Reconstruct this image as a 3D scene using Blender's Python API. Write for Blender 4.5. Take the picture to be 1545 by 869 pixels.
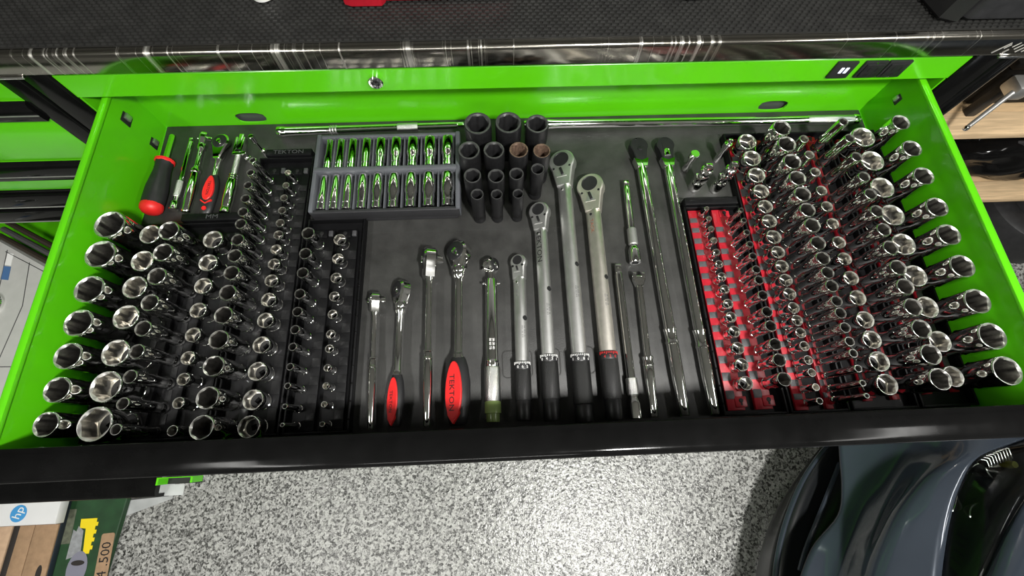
import bpy, bmesh, math, random
from mathutils import Matrix, Vector
random.seed(7)
R = math.radians
for o in list(bpy.data.objects): bpy.data.objects.remove(o, do_unlink=True)
C = bpy.context.scene.collection
SC = bpy.context.scene

# ---------------------------------------------------------------- camera
cam = bpy.data.cameras.new('camera'); cam_o = bpy.data.objects.new('camera', cam); C.objects.link(cam_o)
cam.sensor_fit = 'HORIZONTAL'; cam.sensor_width = 36.0
cam.lens = 36.0 * 664.252 / 1545.0
cam.clip_start = 0.01; cam.clip_end = 30
cam_o.matrix_world = Matrix(((0.99901398, 0.03492078, -0.02741535, -0.05112693),
                             (-0.04208518, 0.94152909, -0.334293, -0.00975572),
                             (0.01413858, 0.33511716, 0.94207037, 0.68807777),
                             (0, 0, 0, 1)))
SC.camera = cam_o
SC.view_settings.view_transform = 'Standard'
SC.view_settings.look = 'None'
SC.view_settings.gamma = 1.0
SC.view_settings.use_curve_mapping = False
SC.view_settings.exposure = 0.66

# ---------------------------------------------------------------- world and ceiling lamps
wd = bpy.data.worlds.new('garage_air'); SC.world = wd; wd.use_nodes = True
wd.node_tree.nodes['Background'].inputs[0].default_value = (0.9, 0.95, 1.0, 1)
wd.node_tree.nodes['Background'].inputs[1].default_value = 0.05
LAMPS = [  # x, y, size x, size y, watts
    (0.55, -0.74, 0.14, 0.26, 50.0),
    (-1.35, -0.95, 0.20, 1.6, 13.0),
    (1.9, -0.6, 0.20, 1.6, 10.0),
    (-0.3, -2.3, 1.5, 0.20, 17.0),
]
LAMP_Z = 1.78
for i, (lx, ly, sx, sy, pw) in enumerate(LAMPS):
    l = bpy.data.lights.new('ceiling_lamp_light', 'AREA'); l.shape = 'RECTANGLE'; l.size = sx; l.size_y = sy
    l.energy = pw; l.color = (1.0, 0.985, 0.95)
    lo = bpy.data.objects.new('ceiling_lamp_light', l); lo.location = (lx, ly, LAMP_Z - 0.006); C.objects.link(lo)

# ---------------------------------------------------------------- materials
MATS = {}
def nt(name):
    m = bpy.data.materials.new(name); m.use_nodes = True
    return m, m.node_tree.nodes, m.node_tree.links, m.node_tree.nodes['Principled BSDF']
def pbr(name, col, rough=0.5, metal=0.0, coat=0.0, var=0.0, scale=40, bump=0.0, bscale=300, rvar=0.0, stretch=None, spec=0.5):
    m, N, L, b = nt(name)
    b.inputs['Base Color'].default_value = (*col, 1); b.inputs['Roughness'].default_value = rough
    b.inputs['Metallic'].default_value = metal; b.inputs['Coat Weight'].default_value = coat
    b.inputs['Specular IOR Level'].default_value = spec
    b.inputs['Coat Roughness'].default_value = 0.08
    tc = N.new('ShaderNodeTexCoord')
    src = tc.outputs['Object']
    if stretch:
        mp = N.new('ShaderNodeMapping'); mp.inputs['Scale'].default_value = stretch
        L.new(src, mp.inputs['Vector']); src = mp.outputs[0]
    if var or rvar:
        n = N.new('ShaderNodeTexNoise'); n.inputs['Scale'].default_value = scale; n.inputs['Detail'].default_value = 6
        L.new(src, n.inputs['Vector'])
        if var:
            r = N.new('ShaderNodeMapRange'); r.inputs[1].default_value = 0.3; r.inputs[2].default_value = 0.7
            r.inputs[3].default_value = 1 - var; r.inputs[4].default_value = 1 + var
            L.new(n.outputs['Fac'], r.inputs[0])
            mx = N.new('ShaderNodeVectorMath'); mx.operation = 'SCALE'; mx.inputs[0].default_value = col
            L.new(r.outputs[0], mx.inputs['Scale']); L.new(mx.outputs[0], b.inputs['Base Color'])
        if rvar:
            r2 = N.new('ShaderNodeMapRange'); r2.inputs[1].default_value = 0.3; r2.inputs[2].default_value = 0.7
            r2.inputs[3].default_value = max(0.02, rough - rvar); r2.inputs[4].default_value = rough + rvar
            L.new(n.outputs['Fac'], r2.inputs[0]); L.new(r2.outputs[0], b.inputs['Roughness'])
    if bump:
        n2 = N.new('ShaderNodeTexNoise'); n2.inputs['Scale'].default_value = bscale; n2.inputs['Detail'].default_value = 4
        L.new(src, n2.inputs['Vector'])
        bp = N.new('ShaderNodeBump'); bp.inputs['Strength'].default_value = bump; bp.inputs['Distance'].default_value = 0.001
        L.new(n2.outputs['Fac'], bp.inputs['Height']); L.new(bp.outputs[0], b.inputs['Normal'])
    MATS[name] = m
    return m
pbr('green_paint', (0.092, 0.50, 0.005), 0.22, 0, 0.35, 0.05, 9, 0.03, 60)
pbr('black_gloss', (0.0045, 0.0045, 0.0045), 0.11, 0, 0.0, 0.2, 30, rvar=0.04, spec=0.12)
pbr('black_plastic', (0.016, 0.016, 0.017), 0.42, 0, 0, 0.25, 60, 0.15, 500)
pbr('tray_plastic', (0.004, 0.004, 0.0045), 0.48, 0, 0, 0.25, 60, 0.1, 300, spec=0.2)
pbr('plate_dark', (0.010, 0.010, 0.0105), 0.42, 0, 0, 0.2, 80, 0.2, 500, spec=0.3)
pbr('plate_grey', (0.060, 0.060, 0.063), 0.5, 0, 0, 0.2, 80, 0.2, 500)
pbr('case_grey', (0.085, 0.09, 0.10), 0.45, 0, 0, 0.12, 40, 0.1, 400)
pbr('case_black', (0.02, 0.02, 0.022), 0.5, 0, 0, 0.2, 40, 0.1, 400)
pbr('red_plastic', (0.38, 0.009, 0.020), 0.35, 0, 0, 0.12, 60)
pbr('red_grip', (0.72, 0.018, 0.018), 0.45, 0, 0, 0.06, 80)
pbr('chrome', (0.88, 0.88, 0.86), 0.06, 1, 0, 0.04, 30, rvar=0.03)
pbr('chrome_rim', (0.86, 0.85, 0.82), 0.34, 1, 0, 0.05, 200)
pbr('impact_rim', (0.085, 0.085, 0.085), 0.45, 0.5, 0, 0.2, 200)
pbr('chrome_inside_shaded', (0.30, 0.29, 0.27), 0.32, 1, 0, 0.2, 200)  # chrome_inside darkened: shade of the deep bores put into the colour
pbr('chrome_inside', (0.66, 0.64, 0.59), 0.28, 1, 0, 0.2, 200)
pbr('satin_steel', (0.66, 0.66, 0.645), 0.46, 1, 0, 0.06, 90, 0.06, 300)
pbr('warm_steel', (0.70, 0.665, 0.60), 0.48, 1, 0, 0.08, 90, 0.06, 300)
pbr('dark_metal', (0.022, 0.022, 0.023), 0.45, 0.4, 0, 0.2, 90)
pbr('impact_black', (0.010, 0.010, 0.0105), 0.42, 0.0, 0, 0.25, 120, 0.1, 300, spec=0.25)
pbr('rusty_inside', (0.13, 0.085, 0.06), 0.5, 0.3, 0, 0.5, 250)
pbr('hole_dark', (0.006, 0.006, 0.006), 0.6)
pbr('lettering_black', (0.012, 0.010, 0.010), 0.5)
pbr('lettering_white', (0.8, 0.8, 0.78), 0.5)
pbr('lettering_red', (0.55, 0.03, 0.03), 0.5)
pbr('lettering_brown', (0.22, 0.09, 0.05), 0.5)
pbr('lettering_grey', (0.12, 0.12, 0.12), 0.5)
pbr('green_clear', (0.22, 0.30, 0.10), 0.25)
pbr('rubber_mat', (0.007, 0.007, 0.006), 0.55, 0, 0, 0.3, 40, 0.2, 300)
pbr('rubber_rib', (0.018, 0.018, 0.017), 0.33, 0, 0, 0.3, 40)
pbr('white_plastic', (0.75, 0.75, 0.73), 0.35)
pbr('wood', (0.52, 0.36, 0.20), 0.5, 0, 0, 0.22, 6, 0.1, 60, stretch=(1.5, 22, 10))
pbr('wood_pale', (0.58, 0.42, 0.25), 0.5, 0, 0, 0.22, 7, 0.1, 60, stretch=(1.5, 22, 10))
pbr('cardboard', (0.33, 0.21, 0.12), 0.8, 0, 0, 0.12, 60, 0.1, 300)
pbr('pale_card', (0.50, 0.34, 0.22), 0.8, 0, 0, 0.1, 50)
pbr('dark_card', (0.018, 0.014, 0.012), 0.7)
pbr('green_card', (0.012, 0.050, 0.016), 0.55, 0, 0, 0.25, 30)
pbr('navy_card', (0.012, 0.020, 0.030), 0.55)
pbr('olive_card', (0.10, 0.11, 0.075), 0.6, 0, 0, 0.3, 90)
pbr('grey_card', (0.26, 0.27, 0.28), 0.5, 0, 0, 0.2, 90)
pbr('violet_grey', (0.20, 0.20, 0.25), 0.45)
pbr('yellow_print', (0.80, 0.62, 0.01), 0.5)
pbr('box_white', (0.72, 0.72, 0.72), 0.5, 0, 0, 0.03, 20)
pbr('tote_grey', (0.40, 0.41, 0.41), 0.35, 0, 0, 0.15, 25)
pbr('logo_blue', (0.06, 0.30, 0.62), 0.4)
pbr('appliance_grey', (0.42, 0.42, 0.40), 0.5, 0, 0, 0.05, 40, 0.1, 500)
pbr('seam_dark', (0.05, 0.05, 0.05), 0.6)
pbr('label_blue', (0.06, 0.14, 0.30), 0.5)
pbr('brown_dark', (0.030, 0.022, 0.016), 0.45)
pbr('car_paint', (0.040, 0.050, 0.066), 0.16, 0.35, 0.8, 0.03, 20)
pbr('case_brown', (0.012, 0.010, 0.008), 0.7, spec=0.2)
pbr('slide_grey', (0.075, 0.08, 0.08), 0.4, 0.3)
pbr('car_black', (0.008, 0.009, 0.010), 0.28)
pbr('reflector', (0.75, 0.74, 0.66), 0.16, 1)
pbr('lamp_amber', (0.22, 0.22, 0.04), 0.2, 0.6)
pbr('ceiling_paint', (0.62, 0.62, 0.60), 0.8)
pbr('wall_paint', (0.22, 0.22, 0.21), 0.8)
pbr('cord_black', (0.01, 0.01, 0.01), 0.5)

def knurled(name, col, rough, metal):
    m, N, L, b = nt(name)
    b.inputs['Base Color'].default_value = (*col, 1); b.inputs['Roughness'].default_value = rough; b.inputs['Metallic'].default_value = metal
    tc = N.new('ShaderNodeTexCoord'); h = None
    for a in (R(45), R(-45)):
        mp = N.new('ShaderNodeMapping'); mp.inputs['Rotation'].default_value = (0, 0, a); L.new(tc.outputs['Object'], mp.inputs['Vector'])
        w = N.new('ShaderNodeTexWave'); w.inputs['Scale'].default_value = 180; w.inputs['Distortion'].default_value = 0
        L.new(mp.outputs[0], w.inputs['Vector'])
        if h is None: h = w
        else:
            mm = N.new('ShaderNodeMath'); mm.operation = 'MULTIPLY'; L.new(h.outputs['Fac'], mm.inputs[0]); L.new(w.outputs['Fac'], mm.inputs[1])
    bp = N.new('ShaderNodeBump'); bp.inputs['Strength'].default_value = 0.7; bp.inputs['Distance'].default_value = 0.0008
    L.new(mm.outputs[0], bp.inputs['Height']); L.new(bp.outputs[0], b.inputs['Normal'])
    MATS[name] = m
knurled('knurl_chrome', (0.72, 0.72, 0.70), 0.28, 1)
knurled('knurl_black', (0.02, 0.02, 0.02), 0.38, 0.3)

def liner_mat():
    m, N, L, b = nt('liner')
    tc = N.new('ShaderNodeTexCoord')
    n = N.new('ShaderNodeTexNoise'); n.inputs['Scale'].default_value = 14; n.inputs['Detail'].default_value = 8; n.inputs['Roughness'].default_value = 0.65
    L.new(tc.outputs['Object'], n.inputs['Vector'])
    cr = N.new('ShaderNodeValToRGB'); cr.color_ramp.elements[0].position = 0.3; cr.color_ramp.elements[0].color = (0.016, 0.016, 0.015, 1)
    cr.color_ramp.elements[1].position = 0.75; cr.color_ramp.elements[1].color = (0.053, 0.053, 0.050, 1)
    L.new(n.outputs['Fac'], cr.inputs[0]); L.new(cr.outputs[0], b.inputs['Base Color'])
    b.inputs['Roughness'].default_value = 0.45
    n2 = N.new('ShaderNodeTexNoise'); n2.inputs['Scale'].default_value = 700; L.new(tc.outputs['Object'], n2.inputs['Vector'])
    bp = N.new('ShaderNodeBump'); bp.inputs['Strength'].default_value = 0.25; bp.inputs['Distance'].default_value = 0.001
    L.new(n2.outputs['Fac'], bp.inputs['Height']); L.new(bp.outputs[0], b.inputs['Normal'])
    MATS['liner'] = m
liner_mat()

def steel_mat():   # brushed stainless; upright scratches, their lamp glints painted in as pale streaks
    m, N, L, b = nt('stainless')
    b.inputs['Metallic'].default_value = 1
    tc = N.new('ShaderNodeTexCoord'); mp = N.new('ShaderNodeMapping'); mp.inputs['Scale'].default_value = (1, 0.02, 0.01)
    L.new(tc.outputs['Object'], mp.inputs['Vector'])
    n = N.new('ShaderNodeTexNoise'); n.inputs['Scale'].default_value = 210; n.inputs['Detail'].default_value = 3; L.new(mp.outputs[0], n.inputs['Vector'])
    n3 = N.new('ShaderNodeTexNoise'); n3.inputs['Scale'].default_value = 7; n3.inputs['Detail'].default_value = 3; L.new(mp.outputs[0], n3.inputs['Vector'])
    mu = N.new('ShaderNodeMath'); mu.operation = 'MULTIPLY_ADD'; mu.inputs[1].default_value = 0.45; L.new(n3.outputs['Fac'], mu.inputs[0])
    m5 = N.new('ShaderNodeMath'); m5.operation = 'MULTIPLY'; m5.inputs[1].default_value = 0.62; L.new(n.outputs['Fac'], m5.inputs[0]); L.new(m5.outputs[0], mu.inputs[2])
    cr = N.new('ShaderNodeValToRGB'); e = cr.color_ramp.elements; e[0].position = 0.60; e[0].color = (0.31, 0.295, 0.26, 1); e[1].position = 0.72; e[1].color = (0.92, 0.90, 0.83, 1)
    L.new(mu.outputs[0], cr.inputs[0]); L.new(cr.outputs[0], b.inputs['Base Color'])
    r = N.new('ShaderNodeMapRange'); r.inputs[1].default_value = 0.58; r.inputs[2].default_value = 0.74; r.inputs[3].default_value = 0.17; r.inputs[4].default_value = 0.55
    L.new(mu.outputs[0], r.inputs[0]); L.new(r.outputs[0], b.inputs['Roughness'])
    MATS['stainless'] = m
steel_mat()

def floor_mat():   # epoxy floor strewn with white, grey and black flakes
    m, N, L, b = nt('flake_floor')
    tc = N.new('ShaderNodeTexCoord')
    def vor(sc, seed):
        mp = N.new('ShaderNodeMapping'); mp.inputs['Location'].default_value = (seed, seed * .7, 0); L.new(tc.outputs['Object'], mp.inputs['Vector'])
        v = N.new('ShaderNodeTexVoronoi'); v.inputs['Scale'].default_value = sc; v.inputs['Randomness'].default_value = 1; L.new(mp.outputs[0], v.inputs['Vector'])
        s = N.new('ShaderNodeSeparateColor'); L.new(v.outputs['Color'], s.inputs[0]); return s.outputs[0]
    a = vor(160, 0.0); a2 = vor(310, 3.1)
    mm = N.new('ShaderNodeMath'); mm.operation = 'MULTIPLY_ADD'; mm.inputs[1].default_value = 0.62
    L.new(a, mm.inputs[0])
    m2 = N.new('ShaderNodeMath'); m2.operation = 'MULTIPLY'; m2.inputs[1].default_value = 0.38; L.new(a2, m2.inputs[0]); L.new(m2.outputs[0], mm.inputs[2])
    cr = N.new('ShaderNodeValToRGB'); e = cr.color_ramp.elements; e[0].position = 0.10; e[0].color = (0.02, 0.02, 0.018, 1); e[1].position = 0.80; e[1].color = (0.41, 0.41, 0.39, 1)
    q = e.new(0.30); q.color = (0.08, 0.08, 0.075, 1); q = e.new(0.45); q.color = (0.215, 0.215, 0.205, 1)
    L.new(mm.outputs[0], cr.inputs[0]); L.new(cr.outputs[0], b.inputs['Base Color'])
    b.inputs['Roughness'].default_value = 0.28
    n2 = N.new('ShaderNodeTexNoise'); n2.inputs['Scale'].default_value = 110; L.new(tc.outputs['Object'], n2.inputs['Vector'])
    bp = N.new('ShaderNodeBump'); bp.inputs['Strength'].default_value = 0.55; bp.inputs['Distance'].default_value = 0.004
    L.new(n2.outputs['Fac'], bp.inputs['Height']); L.new(bp.outputs[0], b.inputs['Normal'])
    MATS['flake_floor'] = m
floor_mat()

def emit_mat(name, col, s):
    m, N, L, b = nt(name); b.inputs['Base Color'].default_value = (*col, 1); b.inputs['Emission Color'].default_value = (*col, 1); b.inputs['Emission Strength'].default_value = s
    MATS[name] = m
emit_mat('lamp_diffuser', (1, 0.985, 0.95), 4.0)
emit_mat('usb_light', (0.75, 0.8, 1.0), 0.45)
def lens_mat():
    m, N, L, b = nt('lens_clear'); b.inputs['Base Color'].default_value = (0.9, 0.93, 0.95, 1); b.inputs['Roughness'].default_value = 0.03
    b.inputs['Transmission Weight'].default_value = 1.0; b.inputs['IOR'].default_value = 1.25
    MATS['lens_clear'] = m
lens_mat()

# ---------------------------------------------------------------- mesh helpers
class MB:
    """collects shapes; build() links them as one mesh object"""
    def __init__(s): s.v = []; s.f = []; s.mi = []
    def add(s, vs, fs, mi=0, M=None):
        o = len(s.v)
        s.v += [tuple(M @ Vector(p)) for p in vs] if M is not None else [tuple(p) for p in vs]
        s.f += [tuple(i + o for i in f) for f in fs]; s.mi += [mi] * len(fs); return s
    def box(s, x0, x1, y0, y1, z0, z1, b=0.0, mi=0, M=None):
        if b <= 0:
            vs = [(x, y, z) for z in (z0, z1) for y in (y0, y1) for x in (x0, x1)]
            fs = [(0, 2, 3, 1), (4, 5, 7, 6), (0, 1, 5, 4), (2, 6, 7, 3), (0, 4, 6, 2), (1, 3, 7, 5)]
            return s.add(vs, fs, mi, M)
        bm = bmesh.new(); bmesh.ops.create_cube(bm, size=1)
        for v in bm.verts: v.co = Vector(((x0 + x1) / 2 + v.co.x * (x1 - x0), (y0 + y1) / 2 + v.co.y * (y1 - y0), (z0 + z1) / 2 + v.co.z * (z1 - z0)))
        bmesh.ops.bevel(bm, geom=bm.edges[:], offset=b, segments=2, affect='EDGES', profile=0.5)
        bm.verts.index_update(); s.add([v.co[:] for v in bm.verts], [[v.index for v in f.verts] for f in bm.faces], mi, M); bm.free(); return s
    def rings(s, rings, mi=0, M=None, cap=(True, True), mis=None):
        n = len(rings[0]); vs = [p for r in rings for p in r]; o = len(s.v)
        for k in range(len(rings) - 1):
            fs = [(k * n + i, k * n + (i + 1) % n, (k + 1) * n + (i + 1) % n, (k + 1) * n + i) for i in range(n)]
            if k == 0: s.add(vs, fs, mis[k] if mis else mi, M)
            else:
                s.f += [tuple(i + o for i in f) for f in fs]; s.mi += [mis[k] if mis else mi] * n
        if cap[0]: s.f.append(tuple(o + i for i in reversed(range(n)))); s.mi.append(mi)
        if cap[1]: s.f.append(tuple(o + (len(rings) - 1) * n + i for i in range(n))); s.mi.append(mi)
        return s
    def lathe_y(s, prof, z=0.0, x=0.0, n=18, sx=1.0, sz=1.0, mi=0, M=None):   # prof: (y, r)
        rs = []
        for (y, r) in prof: rs.append([(x + sx * r * math.cos(2 * math.pi * i / n), y, z - sz * r * math.sin(2 * math.pi * i / n)) for i in range(n)])
        if prof[0][0] > prof[-1][0]: rs = [list(reversed(q)) for q in rs]
        return s.rings(rs, mi, M)
    def lathe_z(s, prof, x=0.0, y=0.0, n=20, mi=0, M=None, sx=1.0, sy=1.0):   # prof: (z, r), rising
        rs = [[(x + sx * r * math.cos(2 * math.pi * i / n), y + sy * r * math.sin(2 * math.pi * i / n), z) for i in range(n)] for (z, r) in prof]
        return s.rings(rs, mi, M)
    def prism(s, poly, z0, z1, b=0.0, mi=0, M=None):   # poly counter-clockwise in xy
        n = len(poly)
        if b > 0:
            cx = sum(p[0] for p in poly) / n; cy = sum(p[1] for p in poly) / n
            def inset(d):
                out = []
                for i in range(n):
                    a = Vector(poly[i - 1]); c = Vector(poly[i]); e = Vector(poly[(i + 1) % n])
                    d1 = (c - a).normalized(); d2 = (e - c).normalized(); nn = Vector((-d1.y - d2.y, d1.x + d2.x))
                    if nn.length < 1e-9: nn = Vector((-d1.y, d1.x))
                    nn.normalize(); out.append(c + nn * d)
                return out
            i2 = inset(b)
            rs = [[(p.x, p.y, z0) for p in i2], [(p[0], p[1], z0 + b) for p in poly], [(p[0], p[1], z1 - b) for p in poly], [(p.x, p.y, z1) for p in i2]]
        else:
            rs = [[(p[0], p[1], z) for p in poly] for z in (z0, z1)]
        return s.rings(rs, mi, M)
    def tube(s, pts, r, n=10, mi=0):
        pts = [Vector(p) for p in pts]; rs = []; up = Vector((0, 0, 1))
        rr = r if isinstance(r, (list, tuple)) else [r] * len(pts)
        for i, p in enumerate(pts):
            d = (pts[min(i + 1, len(pts) - 1)] - pts[max(i - 1, 0)]).normalized()
            u = up if abs(d.z) < 0.95 else Vector((1, 0, 0))
            a = d.cross(u).normalized(); b = a.cross(d)
            rs.append([tuple(p + rr[i] * (math.cos(2 * math.pi * k / n) * a + math.sin(2 * math.pi * k / n) * b)) for k in range(n)])
        return s.rings(rs, mi)
    def build(s, name, mat, parent=None, smooth=True, loc=None, angle=38):
        me = bpy.data.meshes.new(name); me.from_pydata(s.v, [], s.f)
        for mn in (mat if isinstance(mat, (list, tuple)) else [mat]): me.materials.append(MATS[mn])
        me.polygons.foreach_set('material_index', s.mi)
        bm = bmesh.new(); bm.from_mesh(me); bmesh.ops.recalc_face_normals(bm, faces=bm.faces[:]); bm.to_mesh(me); bm.free()
        if smooth:
            me.polygons.foreach_set('use_smooth', [True] * len(me.polygons)); me.set_sharp_from_angle(angle=R(angle))
        me.update()
        return link(name, me, parent, loc)
def link(name, me, parent=None, loc=None):
    o = bpy.data.objects.new(name, me); C.objects.link(o)
    if parent: o.parent = parent
    if loc: o.location = loc
    return o
def tag(o, label=None, cat=None, group=None, kind=None):
    if label: o['label'] = label
    if cat: o['category'] = cat
    if group: o['group'] = group
    if kind: o['kind'] = kind
    return o
def empty(name, loc=(0, 0, 0), rz=0.0):
    o = bpy.data.objects.new(name, None); C.objects.link(o); o.location = loc; o.rotation_euler = (0, 0, rz); o.empty_display_size = 0.02; return o
def text(name, string, size, mat, parent, M, extrude=0.0003, align='CENTER', width=1.0):
    cu = bpy.data.curves.new('t', 'FONT'); cu.body = string; cu.size = size; cu.extrude = extrude; cu.align_x = align; cu.align_y = 'CENTER'; cu.resolution_u = 2
    t = bpy.data.objects.new('t', cu); C.objects.link(t)
    dg = bpy.context.evaluated_depsgraph_get(); dg.update()
    me = bpy.data.meshes.new_from_object(t.evaluated_get(dg)); bpy.data.objects.remove(t)
    me.transform(Matrix.Diagonal((width, 1, 1, 1))); me.transform(M); me.materials.clear(); me.materials.append(MATS[mat])
    me.name = name
    return link(name, me, parent)
def T(x, y, z): return Matrix.Translation((x, y, z))
def RZ(d): return Matrix.Rotation(R(d), 4, 'Z')
def RX(d): return Matrix.Rotation(R(d), 4, 'X')
def RY(d): return Matrix.Rotation(R(d), 4, 'Y')
def round_rect(x0, x1, y0, y1, r, n=4):
    out = []
    for cx, cy, a0 in ((x1 - r, y0 + r, -90), (x1 - r, y1 - r, 0), (x0 + r, y1 - r, 90), (x0 + r, y0 + r, 180)):
        for k in range(n + 1): a = R(a0 + 90 * k / n); out.append((cx + r * math.cos(a), cy + r * math.sin(a)))
    return out
ORD = ['first', 'second', 'third', 'fourth', 'fifth', 'sixth', 'seventh', 'eighth', 'ninth', 'tenth', 'eleventh', 'twelfth', 'thirteenth', 'fourteenth', 'fifteenth', 'sixteenth', 'seventeenth', 'eighteenth', 'nineteenth']

# ================================================================ THE ROOM
FZ = -0.85
tag(MB().box(-3.2, 3.4, -3.6, 1.3, FZ - 0.05, FZ).build('floor', 'flake_floor', smooth=False), 'white, grey and black flake epoxy garage floor', kind='structure')
tag(MB().box(-3.2, 3.4, -3.6, 1.3, 1.85, 1.9).build('ceiling', 'ceiling_paint', smooth=False), 'plain pale garage ceiling overhead', kind='structure')
tag(MB().box(-3.25, -3.2, -3.6, 1.3, FZ, 1.85).build('wall_left', 'wall_paint', smooth=False), 'plain grey garage wall on the left', kind='structure')
tag(MB().box(3.4, 3.45, -3.6, 1.3, FZ, 1.85).build('wall_right', 'wall_paint', smooth=False), 'plain grey garage wall on the right', kind='structure')
tag(MB().box(-3.2, 3.4, 1.3, 1.35, FZ, 1.85).build('wall_back', 'wall_paint', smooth=False), 'plain grey garage wall behind the tool chest', kind='structure')
tag(MB().box(-3.2, 3.4, -3.65, -3.6, FZ, 1.85).build('wall_front', 'wall_paint', smooth=False), 'plain grey garage wall behind the viewer', kind='structure')
LN = ['over the right half of the drawer', 'over the left side locker', 'over the car', 'behind the viewer']
for i, (lx, ly, sx, sy, pw) in enumerate(LAMPS):
    r = empty('ceiling_lamp', (lx, ly, LAMP_Z)); tag(r, 'flat white ceiling lamp %s' % LN[i], 'lamp', 'garage ceiling lamps')
    m = MB(); hx, hy = sx / 2 + 0.02, sy / 2 + 0.02
    m.box(-hx, hx, -hy, hy, 0.012, 0.07, 0.006); m.build('housing', 'white_plastic', r)
    MB().box(-sx / 2, sx / 2, -sy / 2, sy / 2, 0.0, 0.012).build('diffuser', 'lamp_diffuser', r)

# ================================================================ TOOL CHEST
XO = 0.704            # half width of the opening
YF = 0.533            # front plane of the cabinet
chest = empty('tool_chest', (0, 0.8, FZ)); tag(chest, 'wide green and black rolling tool chest with stainless steel worktop and open top drawer', 'tool chest')
CH = Vector(chest.location)
def cpart(m, name, mat, parent=None, **k):
    o = m.build(name, mat, parent or chest, **k)
    if parent is None: o.location = -CH
    return o
# carcass panels
cpart(MB().box(-0.76, -0.742, YF + 0.012, 1.12, FZ + 0.12, 0.176), 'side_panel', 'black_gloss', smooth=False)
cpart(MB().box(0.742, 0.795, YF + 0.012, 1.12, FZ + 0.12, 0.176), 'side_panel', 'black_gloss', smooth=False)
cpart(MB().box(-0.742, 0.742, 1.10, 1.12, FZ + 0.12, 0.176), 'back_panel', 'black_gloss', smooth=False)
cpart(MB().box(-0.742, 0.742, YF + 0.012, 1.10, FZ + 0.12, FZ + 0.14), 'base_panel', 'black_gloss', smooth=False)
# corner posts with a rounded nose
def post(x0, x1, z0, z1):
    pl = round_rect(x0, x1, YF - 0.004, YF + 0.012, 0.0035, 3)
    return MB().prism(pl, z0, z1)
cpart(post(-0.747, -XO - 0.0005, FZ + 0.12, 0.1745), 'corner_post', 'black_gloss')
cpart(post(XO + 0.0005, 0.752, FZ + 0.12, 0.1745), 'corner_post', 'black_gloss')
cpart(MB().lathe_z([(FZ + 0.12, 0.019), (0.174, 0.019)], 0.772, YF + 0.014, 20), 'corner_tube', 'black_gloss')
# fascia above the drawer, folded sheet
fas = MB()
sec = [(YF + 0.02, 0.1245), (YF + 0.003, 0.1236), (YF, 0.1262), (YF, 0.1680), (YF + 0.0025, 0.1705), (YF + 0.003, 0.1765), (YF + 0.02, 0.1765)]
fas.rings([[(x, y, z) for (y, z) in sec] for x in (-XO, XO)])
fascia = cpart(fas, 'fascia', 'green_paint', angle=25)
# jambs and inner edges of the opening, green
for s in (-1, 1):
    xs = sorted((s * XO, s * (XO - 0.0035)))
    cpart(MB().box(xs[0], xs[1], YF + 0.001, YF + 0.10, -0.06, 0.1236), 'jamb', 'green_paint', smooth=False)
cpart(MB().box(-XO, XO, YF + 0.10, YF + 0.102, -0.06, 0.16), 'inner_panel', 'green_paint', smooth=False)
# drawers below the open one: fronts with black pulls
zt = -0.05
for hgt in (0.10, 0.13, 0.16, 0.20):
    d = cpart(MB().box(-XO + 0.004, XO - 0.004, YF - 0.002, YF + 0.02, zt - hgt + 0.006, zt, 0.003), 'drawer_front', 'green_paint')
    MB().box(-XO + 0.004, XO - 0.004, YF - 0.026, YF - 0.002, zt - 0.034, zt - 0.001, 0.006).build('pull_trim', 'black_gloss', d)
    zt -= hgt
# lock
lk = MB(); lk.lathe_y([(YF, 0.0115), (YF - 0.008, 0.0115), (YF - 0.0095, 0.010), (YF - 0.0095, 0.0066), (YF - 0.006, 0.006)], 0.150, -0.232, 22)
lock = lk.build('lock', 'chrome', fascia)
MB().lathe_y([(YF - 0.006, 0.0058), (YF - 0.0072, 0.0055), (YF - 0.0072, 0.0016), (YF - 0.0058, 0.0012)], 0.150, -0.232, 16).build('key_plug', 'dark_metal', fascia)
# sockets on the fascia: charging ports and two power outlets
up = MB(); up.box(0.490, 0.524, YF - 0.004, YF + 0.001, 0.134, 0.166, 0.0015); up.build('port_panel', 'black_plastic', fascia)
for k, x in enumerate((0.5045, 0.5125)):
    MB().box(x - 0.0025, x + 0.0025, YF - 0.0047, YF - 0.0035, 0.145, 0.156, 0.0006).build('charging_port', 'usb_light', fascia)
for k, (x0, x1) in enumerate(((0.535, 0.572), (0.574, 0.611))):
    o = MB().box(x0, x1, YF - 0.004, YF + 0.001, 0.134, 0.166, 0.0015).build('outlet_plate', 'black_plastic', fascia)
    cxx = (x0 + x1) / 2
    m = MB(); m.box(x0 + 0.004, x1 - 0.004, YF - 0.006, YF - 0.003, 0.138, 0.162, 0.001); m.build('outlet_face', 'dark_metal', fascia)
    m = MB()
    for dx in (-0.006, 0.006): m.box(cxx + dx - 0.001, cxx + dx + 0.001, YF - 0.0064, YF - 0.0055, 0.149, 0.157)
    m.lathe_y([(YF - 0.0055, 0.0022), (YF - 0.0064, 0.0022)], 0.1435, cxx, 10); m.build('outlet_slots', 'hole_dark', fascia)
    MB().lathe_y([(YF - 0.003, 0.0016), (YF - 0.0048, 0.0014)], 0.136 if k else 0.164, cxx, 10).build('screw', 'chrome', fascia)
# little green bolts under the fascia
m = MB()
for x in (-0.69, 0.687): m.lathe_y([(YF + 0.06, 0.005), (YF + 0.05, 0.005), (YF + 0.048, 0.003)], 0.09, x, 10)
cpart(m, 'bolt', 'chrome')
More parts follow.
